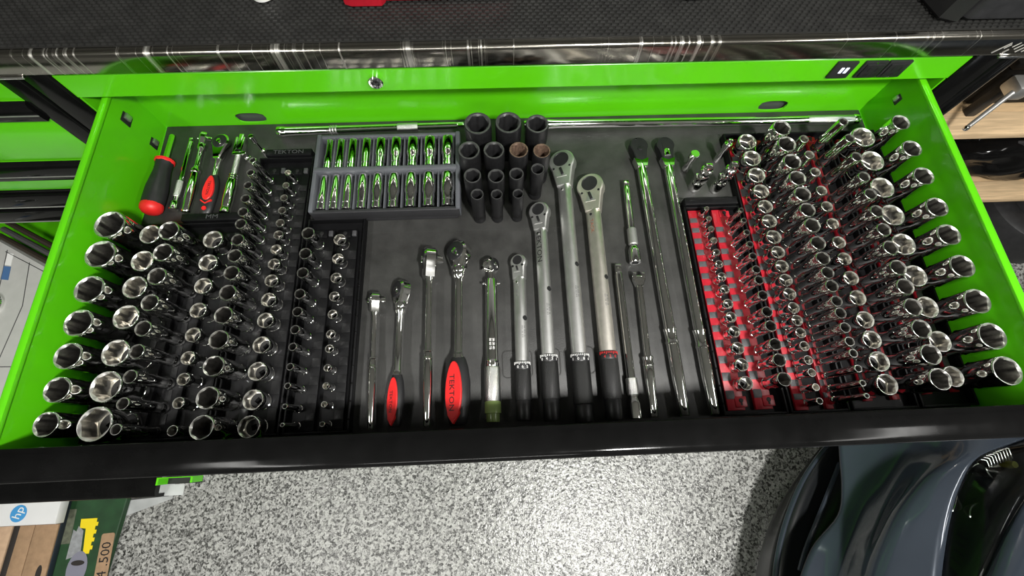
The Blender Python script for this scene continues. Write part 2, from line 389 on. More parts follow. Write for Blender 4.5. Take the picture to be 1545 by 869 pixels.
# worktop: folded stainless sheet, with a rolled front
sec = [(1.14, 0.1765), (1.14, 0.212), (0.5325, 0.212), (0.5285, 0.2108), (0.5262, 0.2085), (0.5255, 0.2055), (0.5255, 0.1795), (0.5268, 0.1768), (0.532, 0.1765)]
wt = MB(); wt.rings([[(x, y, z) for (y, z) in sec] for x in (-1.75, 1.15)])
worktop = wt.build('worktop', 'stainless', None, angle=50)
tag(worktop, 'long stainless steel worktop running over tool chest and side locker', 'worktop')
for x0, x1 in ((-0.79, -0.735), (0.735, 0.790)):
    MB().box(x0, x1, 0.5235, 0.53, 0.1725, 0.1768, 0.001).build('edge_plate', 'chrome', worktop)  # small chrome plate at the lower steel edge, by each post
# pressed script on the right end of the steel edge, slanted strokes
m = MB()
for x, z0, z1 in ((0.716, 0.182, 0.200), (0.727, 0.190, 0.197), (0.733, 0.182, 0.188), (0.738, 0.192, 0.200), (0.745, 0.188, 0.196), (0.752, 0.183, 0.200), (0.762, 0.183, 0.193), (0.771, 0.184, 0.202)):
    d = (z1 - z0)
    m.tube([(x, 0.5252, z0), (x + d * 0.75, 0.5252, z1)], 0.0006, 6)
m.build('pressed_script', 'satin_steel', worktop)

# ---- the open top drawer
HW = 0.667; H = 0.118; YB = 0.5816
drawer = cpart(MB().box(-HW - 0.004, HW + 0.004, 0.006, YB + 0.002, -0.006, -0.0035), 'drawer', 'green_paint', smooth=False)
def dpart(m, name, mat, **k): return m.build(name, mat, drawer, **k)
for s in (-1, 1):
    w = 0.011 if s < 0 else 0.013
    pts = [(s * (HW + 0.003), -0.0035), (s * (HW + 0.003), H - 0.007), (s * (HW + 0.0002), H - 0.006), (s * (HW - 0.0004), H - 0.0035), (s * (HW + 0.0002), H - 0.001), (s * (HW + 0.002), H), (s * (HW + w - 0.003), H), (s * (HW + w - 0.0008), H - 0.001), (s * (HW + w), H - 0.004), (s * (HW + w), 0.02), (s * (HW + w - 0.002), 0.02), (s * (HW + w - 0.002), H - 0.008), (s * (HW + 0.005), H - 0.008), (s * (HW + 0.005), -0.0035)]
    w_ = MB(); w_.rings([[(x, y, z) for (x, z) in pts] for y in (0.006, YB + 0.002)])
    dpart(w_, 'side_wall', 'green_paint', angle=30)
    # pressed dots and slots low on the side walls
    for (yy, zz, sy, sz) in (((0.533, 0.0755, 0.009, 0.010), (0.532, 0.013, 0.008, 0.009)) if s < 0 else ((0.541, 0.070, 0.006, 0.008),)):
        mm = MB(); mm.box(min(s * (HW + 0.003), s * (HW + 0.0018)), max(s * (HW + 0.003), s * (HW + 0.0018)), yy - sy, yy + sy, zz - sz, zz + sz, 0.0004); dpart(mm, 'slot', 'hole_dark')
        mm = MB(); mm.box(min(s * (HW + 0.002), s * (HW - 0.002)), max(s * (HW + 0.002), s * (HW - 0.002)), yy - sy * 0.25, yy + sy * 0.9, zz - sz * 0.5, zz + sz * 0.7, 0.001); dpart(mm, 'clip', 'satin_steel')
# back wall with two oval cut-outs (built as a frame of quads round each oval)
def wall_with_ovals(x0, x1, z0, z1, y, th, ovals, n=20):
    m = MB(); xs = [x0]
    for (cx, cz, a, b) in ovals: xs += [cx - a * 1.3, cx + a * 1.3]
    xs.append(x1)
    for k in range(0, len(xs), 2): m.box(xs[k], xs[k + 1], y, y + th, z0, z1)
    for (cx, cz, a, b) in ovals:
        X0, X1 = cx - a * 1.3, cx + a * 1.3
        def sq(t):
            c, s_ = math.cos(t), math.sin(t)
            k = min(((X1 - cx) / abs(c)) if abs(c) > 1e-9 else 9, ((z1 - cz) / s_) if s_ > 1e-9 else (((z0 - cz) / s_) if s_ < -1e-9 else 9))
            return (cx + k * c, cz + k * s_)
        angs = sorted([2 * math.pi * i / n for i in range(n)] + [math.atan2(zz - cz, xx - cx) % (2 * math.pi) for xx in (X0, X1) for zz in (z0, z1)])
        def ov(t):
            c, s_ = math.cos(t), math.sin(t); st = a - b
            k = (abs(c) ** 3.2 / a ** 3.2 + abs(s_) ** 3.2 / b ** 3.2) ** (-1 / 3.2); return (cx + k * c, cz + k * s_)
        N_ = len(angs); r1 = [(p[0], y, p[1]) for p in map(sq, angs)]; r2 = [(p[0], y, p[1]) for p in map(ov, angs)]; r3 = [(p[0], y + th, p[1]) for p in map(ov, angs)]
        m.rings([r1, r2, r3], cap=(False, False))
    return m
dpart(wall_with_ovals(-HW - 0.003, HW + 0.003, -0.0035, 0.100, YB, 0.003, [(-0.502, 0.0165, 0.0275, 0.0125), (0.485, 0.0155, 0.0275, 0.0125)]), 'back_wall', 'green_paint', smooth=False)
dpart(MB().box(-HW, HW, YB + 0.0075, YB + 0.009, -0.0035, 0.09), 'slide_plate', 'slide_grey', smooth=False)
# front panel and extruded black pull trim
dpart(MB().box(-0.70, 0.70, 0.0025, 0.0075, -0.006, 0.112), 'front_panel', 'black_gloss', smooth=False)
sec = [(0.0105, 0.100), (0.0108, 0.1165), (0.0095, 0.1180), (-0.0200, 0.1180), (-0.0265, 0.1165), (-0.0288, 0.1130), (-0.0288, 0.082), (-0.0275, 0.0795), (-0.0240, 0.079), (-0.0225, 0.081), (-0.0225, 0.108), (-0.001, 0.110), (0.0075, 0.110)]
tr = MB(); tr.rings([[(x, y, z) for (y, z) in sec] for x in (-0.7, 0.7)])
trim = dpart(tr, 'pull_trim', 'black_gloss', angle=50)
dpart(MB().box(-0.70, 0.70, -0.004, 0.0025, -0.006, 0.080), 'front_skin', 'green_paint', smooth=False)

# liner on the drawer floor
liner = tag(MB().box(-HW + 0.001, HW - 0.001, 0.012, YB - 0.001, -0.0034, 0.0, 0.0008).build('drawer_liner', 'liner'), 'dark grey rubber liner covering the drawer floor', 'liner')
# raised outlines moulded into the liner beside the torque wrench handles
for k, (x0, x1, y0, y1) in enumerate(((-0.052, -0.004, 0.086, 0.130), (0.000, 0.040, 0.086, 0.131), (0.046, 0.094, 0.088, 0.132))):
    pl = round_rect(x0, x1, y0, y1, 0.008, 4); q = round_rect(x0 + 0.0018, x1 - 0.0018, y0 + 0.0018, y1 - 0.0018, 0.0062, 4)
    m = MB(); m.rings([[(x, y, 0) for x, y in pl], [(x, y, 0.0007) for x, y in pl], [(x, y, 0.0007) for x, y in q], [(x, y, 0) for x, y in q]], cap=(False, False))
    m.build('raised_outline', 'liner', liner)
m = MB(); m.box(-0.35, 0.26, 0.3435, 0.3455, -0.0002, 0.0005); m.build('crease', 'liner', liner)

# ================================================================ SIDE LOCKER on the left
loc_ = empty('side_locker', (-1.22, 0.8, FZ)); tag(loc_, 'green side locker with black drawer pulls bolted left of the tool chest', 'locker'); LV = Vector(loc_.location)
def lpart(m, name, mat, parent=None, **k):
    o = m.build(name, mat, parent or loc_, **k)
    if parent is None: o.location = -LV
    return o
LX0, LX1 = -1.68, -0.787
lpart(post(-0.787 + 0.0005, -0.751, FZ + 0.10, 0.1745), 'corner_post', 'black_gloss')
lpart(post(-1.74, LX0, FZ + 0.10, 0.1745), 'corner_post', 'black_gloss')
lpart(MB().box(-0.7875, -0.7655, YF + 0.0122, 1.12, FZ + 0.10, 0.174), 'side_panel', 'black_gloss', smooth=False)
lpart(MB().box(-1.74, -1.70, YF + 0.0122, 1.12, FZ + 0.10, 0.174), 'side_panel', 'black_gloss', smooth=False)
lpart(MB().box(-1.70, -0.788, 1.10, 1.12, FZ + 0.10, 0.174), 'back_panel', 'black_gloss', smooth=False)
lpart(MB().box(-1.70, -0.788, YF + 0.0122, 1.10, FZ + 0.10, FZ + 0.12), 'base_panel', 'black_gloss', smooth=False)
lpart(MB().box(LX0, LX1, YF, YF + 0.02, 0.1235, 0.1745), 'drawer_front', 'green_paint', smooth=False)
for (za, zb, zc) in ((0.1225, 0.083, -0.0275), (-0.0285, -0.082, -0.1235)):
    d = lpart(MB().box(LX0, LX1 - 0.001, YF - 0.001, YF + 0.02, zc, za, 0.002), 'drawer_front', 'green_paint')
    m = MB(); sec = [(YF - 0.001, za), (YF - 0.006, za - 0.001), (YF - 0.009, za - 0.006), (YF - 0.009, zb + 0.008), (YF - 0.007, zb), (YF - 0.001, zb)]
    m.rings([[(x, y, z) for (y, z) in sec] for x in (LX0, LX1 - 0.001)]); m.build('pull_trim', 'black_gloss', d, angle=50)
    MB().box(LX0, LX1 - 0.001, YF - 0.0098, YF - 0.0088, zb + 0.014, zb + 0.0165).build('trim_edge', 'satin_steel', d)
for zb in (-0.183, -0.245):
    d = lpart(MB().box(LX0, LX1 - 0.001, YF - 0.001, YF + 0.02, zb, zb + 0.058, 0.002), 'drawer_front', 'black_gloss')
    m = MB(); m.box(LX0, LX1 - 0.001, YF - 0.009, YF - 0.001, zb + 0.004, zb + 0.05, 0.003); m.build('pull_trim', 'black_gloss', d)
    MB().box(LX0, LX1 - 0.001, YF - 0.0098, YF - 0.0088, zb + 0.004, zb + 0.008).build('trim_edge', 'satin_steel', d)
# the low drawer pulled out
ld = lpart(MB().box(LX0 + 0.02, -0.80, -0.03, YF + 0.4, -0.425, -0.42), 'drawer', 'green_paint', smooth=False)
for xx in (LX0 + 0.02, -0.803): MB().box(xx, xx + 0.003, -0.03, YF + 0.4, -0.42, -0.285).build('side_wall', 'green_paint', ld, smooth=False)
MB().box(LX0 + 0.02, -0.80, YF + 0.397, YF + 0.4, -0.42, -0.285).build('back_wall', 'green_paint', ld, smooth=False)
MB().box(LX0, -0.752, -0.042, -0.03, -0.43, -0.275).build('front_panel', 'black_gloss', ld, smooth=False)
m = MB(); sec = [(-0.030, -0.272), (-0.045, -0.270), (-0.070, -0.270), (-0.076, -0.273), (-0.078, -0.278), (-0.078, -0.310), (-0.072, -0.310), (-0.072, -0.282), (-0.030, -0.282)]
m.rings([[(x, y, z) for (y, z) in sec] for x in (LX0, -0.742)]); m.build('pull_trim', 'black_gloss', ld, angle=50)
m = MB(); m.box(-0.742, -0.672, -0.044, -0.0425, -0.30, -0.268); m.box(-0.742, -0.738, -0.0565, -0.044, -0.30, -0.268); m.box(-0.676, -0.672, -0.054, -0.044, -0.30, -0.268)
m.build('slide_bracket', 'green_paint', ld, smooth=False)
MB().box(-0.7415, -0.6725, -0.0563, -0.0442, -0.302, -0.2955).build('hollow_shade', 'hole_dark', ld, smooth=False)  # dark plate standing in for the shade inside the hollow bracket
m = MB(); m.box(-0.742, -0.705, -0.078, -0.0575, -0.300, -0.298); m.build('bracket_tongue', 'tote_grey', ld, smooth=False)

# grey appliance lying in that drawer
ap = empty('appliance', (-1.2, 0.25, -0.4198)); tag(ap, 'light grey plastic appliance with dark seams and blue label inside the low left drawer', 'appliance')
def apart(m, name, mat, **k):
    o = m.build(name, mat, ap, **k); o.location = (1.2, -0.25, 0.4198); return o
apart(MB().prism([(-1.42, 0.06), (-1.03, 0.06), (-1.03, 0.385), (-1.13, 0.435), (-1.30, 0.530), (-1.42, 0.530)], -0.4197, -0.33, 0.006), 'casing', 'appliance_grey')
for dz, (a, b_) in enumerate((((-1.30, 0.537), (-1.02, 0.385)), ((-1.30, 0.557), (-1.02, 0.405)), ((-1.30, 0.578), (-1.02, 0.426)))):
    p0, p1 = Vector((*a, -0.326 - 0.003 * dz)), Vector((*b_, -0.326 - 0.003 * dz))
    apart(MB().tube([p0, p1], 0.007, 8), 'rear_bar', 'brown_dark' if dz % 2 == 0 else 'seam_dark')
for pts in ([(-1.207, 0.462), (-1.188, 0.350), (-1.20, 0.215), (-1.22, 0.10)], [(-1.272, 0.498), (-1.258, 0.400), (-1.275, 0.31), (-1.29, 0.2)], [(-1.275, 0.494), (-1.20, 0.455), (-1.13, 0.418)], [(-1.42, 0.215), (-1.2, 0.205), (-1.03, 0.2)]):
    apart(MB().tube([(x, y, -0.3302) for x, y in pts], 0.0011, 6), 'seam', 'seam_dark')
apart(MB().prism([(-1.262, 0.420), (-1.243, 0.417), (-1.248, 0.452), (-1.266, 0.455)], -0.3305, -0.3293), 'label', 'label_blue', smooth=False)
apart(MB().prism([(-1.265, 0.458), (-1.249, 0.455), (-1.253, 0.487), (-1.268, 0.490)], -0.3305, -0.3294), 'paper_label', 'white_plastic', smooth=False)
m = MB(); m.lathe_z([(-0.334, 0.030), (-0.324, 0.030), (-0.321, 0.026), (-0.326, 0.020), (-0.330, 0.012)], -1.262, 0.352, 24); apart(m, 'knob', 'chrome')

# ================================================================ FLAT CARTONS on the floor, lower left
def bpart(m, name, mat, root, **k):
    o = m.build(name, mat, root, **k); o.location = -Vector(root.location); return o
def flat(poly, z, name, mat, root, th=0.0006): return bpart(MB().prism(poly, z - 0.0002, z + th), name, mat, root, smooth=False)
gb = empty('printed_carton', (-1.4, -0.2, FZ)); tag(gb, 'dark green printed flat carton with tan written label on the floor', 'carton')
GZ = -0.825
bpart(MB().prism([(-1.56, -0.60), (-1.262, -0.60), (-1.2215, -0.10), (-1.222, 0.02), (-1.56, 0.02)], FZ + 0.0062, GZ, 0.002), 'carton', 'green_card', gb)
flat([(-1.396, -0.235), (-1.361, -0.233), (-1.366, -0.14), (-1.398, -0.14)], GZ, 'olive_patch', 'olive_card', gb)
tooth = []
for k in range(9): tooth += [(-1.297 + (0.006 if k % 2 else 0), -0.262 + k * 0.0105), (-1.297 + (0.006 if k % 2 else 0), -0.262 + (k + 1) * 0.0105)]
flat([(-1.3145, -0.262)] + tooth + [(-1.325, -0.168), (-1.345, -0.168), (-1.342, -0.192), (-1.324, -0.195)], GZ + 0.0006, 'yellow_rule', 'yellow_print', gb)
flat([(-1.360, -0.275), (-1.322, -0.262), (-1.330, -0.200), (-1.347, -0.187), (-1.350, -0.202), (-1.360, -0.196)], GZ + 0.0002, 'grey_print', 'grey_card', gb)
flat([(-1.322 + 0.029 * math.cos(2 * math.pi * k / 20), -0.30 + 0.046 * math.sin(2 * math.pi * k / 20)) for k in range(20)], GZ + 0.0008, 'violet_print', 'violet_grey', gb)
flat([(-1.322 + 0.019 * math.cos(2 * math.pi * k / 20), -0.285 + 0.007 * math.sin(2 * math.pi * k / 20)) for k in range(20)], GZ + 0.0016, 'dark_print', 'dark_card', gb)
o = flat(round_rect(-0.019, 0.019, -0.095, 0.095, 0.006), GZ + 0.0004, 'tan_label', 'cardboard', gb); o.location = Vector((-1.248, -0.305, 0)) - Vector(gb.location); o.rotation_euler = (0, 0, R(3))
o = text('handwriting', '1/4 .500', 0.038, 'lettering_black', gb, T(-1.247, -0.295, GZ + 0.0012) @ RZ(93), 0.0002); o.location = -Vector(gb.location)
cb = empty('cardboard_box', (-1.45, -0.3, GZ)); tag(cb, 'flat brown cardboard box with ridged lid lying on the green carton', 'box')
bpart(MB().box(-1.558, -1.3855, -0.58, 0.0, GZ + 0.0008, -0.8065, 0.002), 'tray', 'navy_card', cb)
bpart(MB().box(-1.4985, -1.4555, -0.58, 0.0, -0.8065, -0.80, 0.002), 'lid_panel', 'cardboard', cb)
bpart(MB().box(-1.4535, -1.3865, -0.58, 0.0, -0.8065, -0.80, 0.002), 'lid_panel', 'cardboard', cb)
bpart(MB().box(-1.517, -1.500, -0.58, 0.0, -0.8065, -0.802, 0.001), 'dark_edge', 'dark_card', cb)
bpart(MB().box(-1.558, -1.519, -0.58, 0.0, -0.8065, -0.799, 0.002), 'side_flap', 'pale_card', cb)
bpart(MB().lathe_z([(-0.8002, 0.008), (-0.7994, 0.008)], -1.407, -0.302, 16, sy=2.6), 'hand_hole', 'dark_card', cb)
hp = empty('white_carton', (-1.44, -0.05, -0.799)); tag(hp, 'flat white printed carton with round blue logo below the low left drawer', 'carton')
bpart(MB().prism([(-1.56, -0.1725), (-1.371, -0.1725), (-1.3705, 0.0), (-1.56, 0.0)], -0.7988, -0.77, 0.002), 'carton', 'box_white', hp)
bpart(MB().box(-1.558, -1.372, -0.1742, -0.1725, -0.7985, -0.782, 0.0003), 'dark_front', 'dark_card', hp)
bpart(MB().lathe_z([(-0.7703, 0.023), (-0.7694, 0.023)], -1.484, -0.140, 28), 'logo_disc', 'logo_blue', hp)
o = text('logo_letters', 'hp', 0.034, 'lettering_white', hp, T(-1.484, -0.138, -0.7692) @ RZ(75), 0.0002); o.location = -Vector(hp.location)
tt = empty('plastic_sheet', (-1.25, -0.1, FZ)); tag(tt, 'pale grey plastic sheet lying flat on the floor beside the white carton', 'sheet')
bpart(MB().prism([(-1.52, -0.196), (-1.422, -0.190), (-1.237, -0.170), (-1.098, -0.125), (-1.10, 0.05), (-1.52, 0.05)], FZ + 0.0002, FZ + 0.0055, 0.001), 'sheet', 'tote_grey', tt)
bpart(MB().tube([(-1.35, -0.128, FZ + 0.0057), (-1.22, -0.121, FZ + 0.0057), (-1.11, -0.1145, FZ + 0.0057)], 0.0025, 6), 'fold', 'seam_dark', tt)

# ================================================================ WOODEN RACK on the right
rk = empty('wooden_rack', (1.6, 0.95, FZ)); tag(rk, 'pale wooden storage rack with plank shelves right of the tool chest', 'rack')
for z in (-0.25, -0.60):
    for k, (y0, y1) in enumerate(((0.707, 0.778), (0.7795, 0.851), (0.8525, 0.93), (0.9315, 1.01), (1.0115, 1.09), (1.0915, 1.17))):
        bpart(MB().box(0.86, 2.5, y0, y1, z - 0.02, z - (0.0006 if k % 2 else 0), 0.0012), 'plank', 'wood' if k % 2 else 'wood_pale', rk)
for x in (2.44,):
    for y in (0.72, 1.12): bpart(MB().box(x, x + 0.05, y, y + 0.05, FZ, -0.27), 'upright', 'wood', rk, smooth=False)
for y in (0.72, 1.12): bpart(MB().box(0.862, 0.90, y, y + 0.05, FZ, -0.27), 'upright', 'wood', rk, smooth=False)
# clamp with a long steel bar lying above the top shelf
kl = empty('bar_clamp', (1.22, 0.76, -0.25)); tag(kl, 'steel rod handle with grey clamp head resting on the top wooden shelf', 'clamp')
bpart(MB().tube([(1.110, 0.676, -0.19), (1.118, 0.6815, -0.187), (1.20, 0.738, -0.135)], [0.0052, 0.0052, 0.0058], 12), 'rod', 'satin_steel', kl)
bpart(MB().lathe_z([(-0.193, 0.003), (-0.190, 0.0062), (-0.184, 0.0062), (-0.181, 0.004)], 1.113, 0.678, 12), 'rod_tip', 'chrome', kl)
m = MB(); m.box(1.196, 1.236, 0.728, 0.775, -0.155, -0.115, 0.008); bpart(m, 'clamp_head', 'satin_steel', kl)
m = MB(); m.box(1.206, 1.232, 0.762, 0.785, -0.2498, -0.125, 0.004); bpart(m, 'clamp_leg', 'dark_metal', kl)
dk = empty('dark_case', (1.3, 0.93, -0.25)); tag(dk, 'dark brown case at the back of the top wooden shelf', 'case')
bpart(MB().box(1.215, 1.62, 0.80, 1.02, -0.2498, -0.13, 0.012), 'body', 'case_brown', dk)
bpart(MB().box(1.211, 1.624, 0.796, 1.024, -0.13, -0.105, 0.008), 'lid', 'case_brown', dk)
bpart(MB().tube([(1.38, 0.80, -0.16), (1.38, 0.78, -0.16), (1.48, 0.78, -0.16), (1.48, 0.80, -0.16)], 0.005, 8), 'handle', 'black_plastic', dk)
bg = empty('black_bag', (1.68, 0.88, -0.6)); tag(bg, 'shiny black bag slumped on the lower wooden shelf', 'bag')
bm = bmesh.new(); bmesh.ops.create_icosphere(bm, subdivisions=4, radius=1)
for v in bm.verts:
    c = v.co.copy(); q = 1 + 0.10 * math.sin(5 * c.x + 3 * c.y) + 0.06 * math.sin(9 * c.y + 4 * c.z) + 0.05 * math.sin(13 * c.x - 7 * c.z)
    v.co = Vector((1.72 + 0.30 * c.x * q, 0.885 + 0.135 * c.y * q, max(-0.5998, -0.50 + 0.13 * c.z * q)))
bm.verts.index_update(); m = MB(); m.add([v.co[:] for v in bm.verts], [[v.index for v in f.verts] for f in bm.faces]); bm.free(); bpart(m, 'sack', 'black_gloss', bg)
bpart(MB().tube([(1.55, 0.80, -0.42), (1.64, 0.76, -0.375), (1.76, 0.765, -0.372), (1.86, 0.81, -0.42)], 0.010, 8), 'strap', 'black_plastic', bg)
bpart(MB().box(1.735, 1.80, 0.925, 0.945, -0.385, -0.365, 0.004), 'buckle', 'satin_steel', bg)
ty = empty('spare_tyre', (1.86, 0.72, FZ)); tag(ty, 'round black tyre lying on the floor under the wooden rack', 'tyre')
bpart(MB().lathe_z([(FZ, 0.17), (FZ + 0.02, 0.19), (FZ + 0.12, 0.195), (FZ + 0.16, 0.18), (FZ + 0.175, 0.15), (FZ + 0.17, 0.115), (FZ + 0.155, 0.105)], 1.93, 0.745, 36), 'casing', 'black_plastic', ty)
bpart(MB().lathe_z([(FZ + 0.10, 0.103), (FZ + 0.158, 0.102), (FZ + 0.15, 0.06), (FZ + 0.16, 0.03)], 1.93, 0.745, 28), 'rim', 'dark_metal', ty)

# ================================================================ THE CAR, lower right
car = empty('car', (1.3, -0.2, FZ)); tag(car, 'dark blue grey car front corner with bumper and headlight parked below the drawer', 'car')
CG = {
 'lip_out': [(1.015, 0.006, -0.74), (0.919, -0.068, -0.74), (0.826, -0.149, -0.74), (0.735, -0.243, -0.74), (0.672, -0.342, -0.74), (0.631, -0.436, -0.74), (0.593, -0.555, -0.74)],
 'arc': [(0.939, -0.013, -0.66), (0.859, -0.074, -0.66), (0.785, -0.146, -0.66), (0.717, -0.239, -0.66), (0.671, -0.325, -0.66), (0.639, -0.414, -0.66), (0.604, -0.527, -0.66)],
 'in_low': [(0.921, -0.013, -0.63), (0.881, -0.083, -0.63), (0.827, -0.158, -0.63), (0.768, -0.237, -0.63), (0.712, -0.313, -0.63), (0.661, -0.407, -0.63), (0.616, -0.517, -0.63)],
 'in_edge': [(0.86, 0.005, -0.56), (0.841, -0.079, -0.56), (0.824, -0.153, -0.56), (0.794, -0.217, -0.56), (0.707, -0.288, -0.56), (0.639, -0.387, -0.56), (0.596, -0.49, -0.56)],
 'band': [(0.903, 0.002, -0.53), (0.888, -0.077, -0.53), (0.863, -0.152, -0.53), (0.828, -0.218, -0.53), (0.758, -0.301, -0.53), (0.702, -0.381, -0.53), (0.657, -0.482, -0.53)],
 'dark': [(0.958, -0.003, -0.47), (0.937, -0.074, -0.47), (0.891, -0.149, -0.47), (0.835, -0.217, -0.47), (0.772, -0.289, -0.47), (0.725, -0.366, -0.47), (0.68, -0.462, -0.47)],
 'crest': [(1.024, -0.032, -0.36), (0.957, -0.077, -0.365), (0.892, -0.122, -0.38), (0.824, -0.193, -0.4), (0.774, -0.279, -0.42), (0.739, -0.355, -0.43), (0.704, -0.452, -0.44)],
 'lampL': [(1.136, -0.045, -0.34), (0.997, -0.078, -0.34), (0.932, -0.138, -0.345), (0.891, -0.202, -0.35), (0.857, -0.269, -0.355), (0.826, -0.34, -0.36), (0.789, -0.429, -0.365)],
 'lampR': [(1.236, -0.022, -0.29), (1.152, -0.073, -0.29), (1.035, -0.138, -0.29), (0.966, -0.197, -0.295), (0.895, -0.271, -0.3), (0.848, -0.326, -0.305), (0.781, -0.409, -0.31)],
 'hood1': [(1.346, -0.028, -0.265), (1.254, -0.089, -0.265), (1.113, -0.146, -0.265), (1.011, -0.201, -0.265), (0.929, -0.265, -0.265), (0.866, -0.321, -0.265), (0.801, -0.399, -0.265)],
 'hood2': [(1.553, -0.038, -0.22), (1.458, -0.097, -0.22), (1.343, -0.152, -0.22), (1.258, -0.205, -0.22), (1.171, -0.266, -0.22), (1.103, -0.319, -0.22), (1.026, -0.393, -0.22)],
}
def cat(P, t):   # Catmull-Rom along a list
    n = len(P) - 1; t = max(0, min(n, t)); i = min(int(t), n - 1); u = t - i
    p0, p1, p2, p3 = (Vector(P[max(i - 1, 0)]), Vector(P[i]), Vector(P[i + 1]), Vector(P[min(i + 2, n)]))
    return 0.5 * ((2 * p1) + (-p0 + p2) * u + (2 * p0 - 5 * p1 + 4 * p2 - p3) * u * u + (-p0 + 3 * p1 - 3 * p2 + p3) * u ** 3)
NR = 31
def line(k, dz=0.0): return [cat(CG[k], 6 * i / (NR - 1)) + Vector((0, 0, dz)) for i in range(NR)]
def loft(cols, name, mat, parent=None, sub=3, th=0.004):
    """smooth skin through the column lines, given a thickness"""
    L_ = [line(c) if isinstance(c, str) else c for c in cols]; g = []
    steps = (len(L_) - 1) * sub
    for k in range(steps + 1):
        t = k / sub; g.append([cat([l[i] for l in L_], t) for i in range(NR)])
    # side that turns away under the drawer: close the skin downwards
    for col in g:
        p = col[0]; col.insert(0, Vector((p.x + 0.05, p.y + 0.05, p.z - 0.04))); col.insert(0, Vector((p.x + 0.13, p.y + 0.09, p.z - 0.16)))
        q = col[-1]; q0 = col[-2]; col.append(q + (q - q0) * 5); col.append(q + (q - q0) * 12)
    n = len(g[0]); vs = [p for c in g for p in c]
    fs = [(a * n + i, a * n + i + 1, (a + 1) * n + i + 1, (a + 1) * n + i) for a in range(len(g) - 1) for i in range(n - 1)]
    m = MB(); m.add(vs, fs); o = bpart(m, name, mat, parent or car, angle=60)
    if parent: o.location = (0, 0, 0)
    sd = o.modifiers.new('thickness', 'SOLIDIFY'); sd.thickness = th; sd.offset = 0
    return o
def shift(k, dx, dy, dz): return [p + Vector((dx, dy, dz)) for p in line(k)]
loft([shift('lip_out', 0.10, 0, -0.02), shift('lip_out', 0.01, 0, -0.02), 'lip_out', shift('arc', -0.005, 0, -0.006)], 'splitter_lip', 'car_black')
loft([shift('arc', -0.005, 0, -0.006), 'arc', shift('arc', 0.006, 0, 0.001)], 'intake_trim', 'car_paint', th=0.003)
loft([shift('arc', 0.006, 0, 0.001), shift('in_low', 0.06, 0, -0.03), shift('in_edge', 0.09, 0, -0.03), 'in_edge'], 'intake_recess', 'car_black')
m = MB(); fin = [cat(CG['in_low'], t) + Vector((0.006, 0, 0.012)) for t in [1.2 + 3.2 * k / 14 for k in range(15)]]; m.tube(fin, 0.006, 8); bpart(m, 'intake_fin', 'car_paint', car)
loft(['in_edge', 'band', 'dark', 'crest', 'lampL'], 'bumper', 'car_paint', sub=4)
loft([shift('lampR', 0, 0, 0.002), 'hood1', 'hood2', shift('hood2', 0.35, 0.0, 0.05), shift('hood2', 0.9, 0.0, 0.06)], 'bonnet', 'car_paint')
hl = loft([shift('lampL', 0.004, 0, -0.004), shift('lampL', 0.03, 0, -0.09), shift('lampR', -0.01, 0, -0.10), shift('lampR', 0.002, 0, -0.01)], 'headlight_bowl', 'car_black')
m = MB()
for (x, y, r) in ((1.058, -0.108, 0.030), (0.985, -0.205, 0.032)):
    m.lathe_z([(-0.415, r * 0.5), (-0.395, r * 0.8), (-0.368, r), (-0.366, r * 0.96), (-0.385, r * 0.7), (-0.398, r * 0.3)], x, y, 24)
bpart(m, 'headlight_reflector', 'reflector', car)
m = MB()
for k in range(9): m.box(1.025 + k * 0.0075, 1.029 + k * 0.0075, -0.104 + k * 0.002, -0.078 + k * 0.002, -0.372, -0.356, 0.0008)
bpart(m, 'headlight_ribs', 'reflector', car)
bpart(MB().lathe_z([(-0.39, 0.006), (-0.365, 0.010), (-0.355, 0.007)], 1.085, -0.10, 14), 'indicator_bulb', 'lamp_amber', car)
lens = loft(['lampL', [(a + b) / 2 + Vector((0, 0, 0.014)) for a, b in zip(line('lampL'), line('lampR'))], 'lampR'], 'headlight_lens', 'lens_clear', th=0.0015)

# ================================================================ ON THE WORKTOP
mat_ = empty('worktop_mat', (0, 0.7, 0.212)); tag(mat_, 'black ribbed rubber mat covering the stainless steel worktop', 'mat')
bpart(MB().box(-1.74, 1.14, 0.5375, 1.12, 0.2122, 0.2145, 0.0008), 'sheet', 'rubber_mat', mat_)
vs, fs = [], []
px, py = 0.0105, 0.0062
for j in range(23):
    yy = 0.5405 + j * py
    for i in range(int(1.95 / px)):
        xx = -0.98 + i * px + (px / 2 if j % 2 else 0)
        a, b_ = 0.0040, 0.0019; o = len(vs)
        vs += [(xx - a, yy - b_, 0.2144), (xx + a, yy - b_, 0.2144), (xx + a, yy + b_, 0.2144), (xx - a, yy + b_, 0.2144), (xx - a * 0.75, yy - b_ * 0.55, 0.2163), (xx + a * 0.75, yy - b_ * 0.55, 0.2163), (xx + a * 0.75, yy + b_ * 0.55, 0.2163), (xx - a * 0.75, yy + b_ * 0.55, 0.2163)]
        fs += [tuple(q + o for q in f) for f in ((4, 5, 6, 7), (0, 1, 5, 4), (1, 2, 6, 5), (2, 3, 7, 6), (3, 0, 4, 7))]
m = MB(); m.add(vs, fs); o = bpart(m, 'mat_ribs', 'rubber_rib', mat_, smooth=False); o['kind'] = 'stuff'

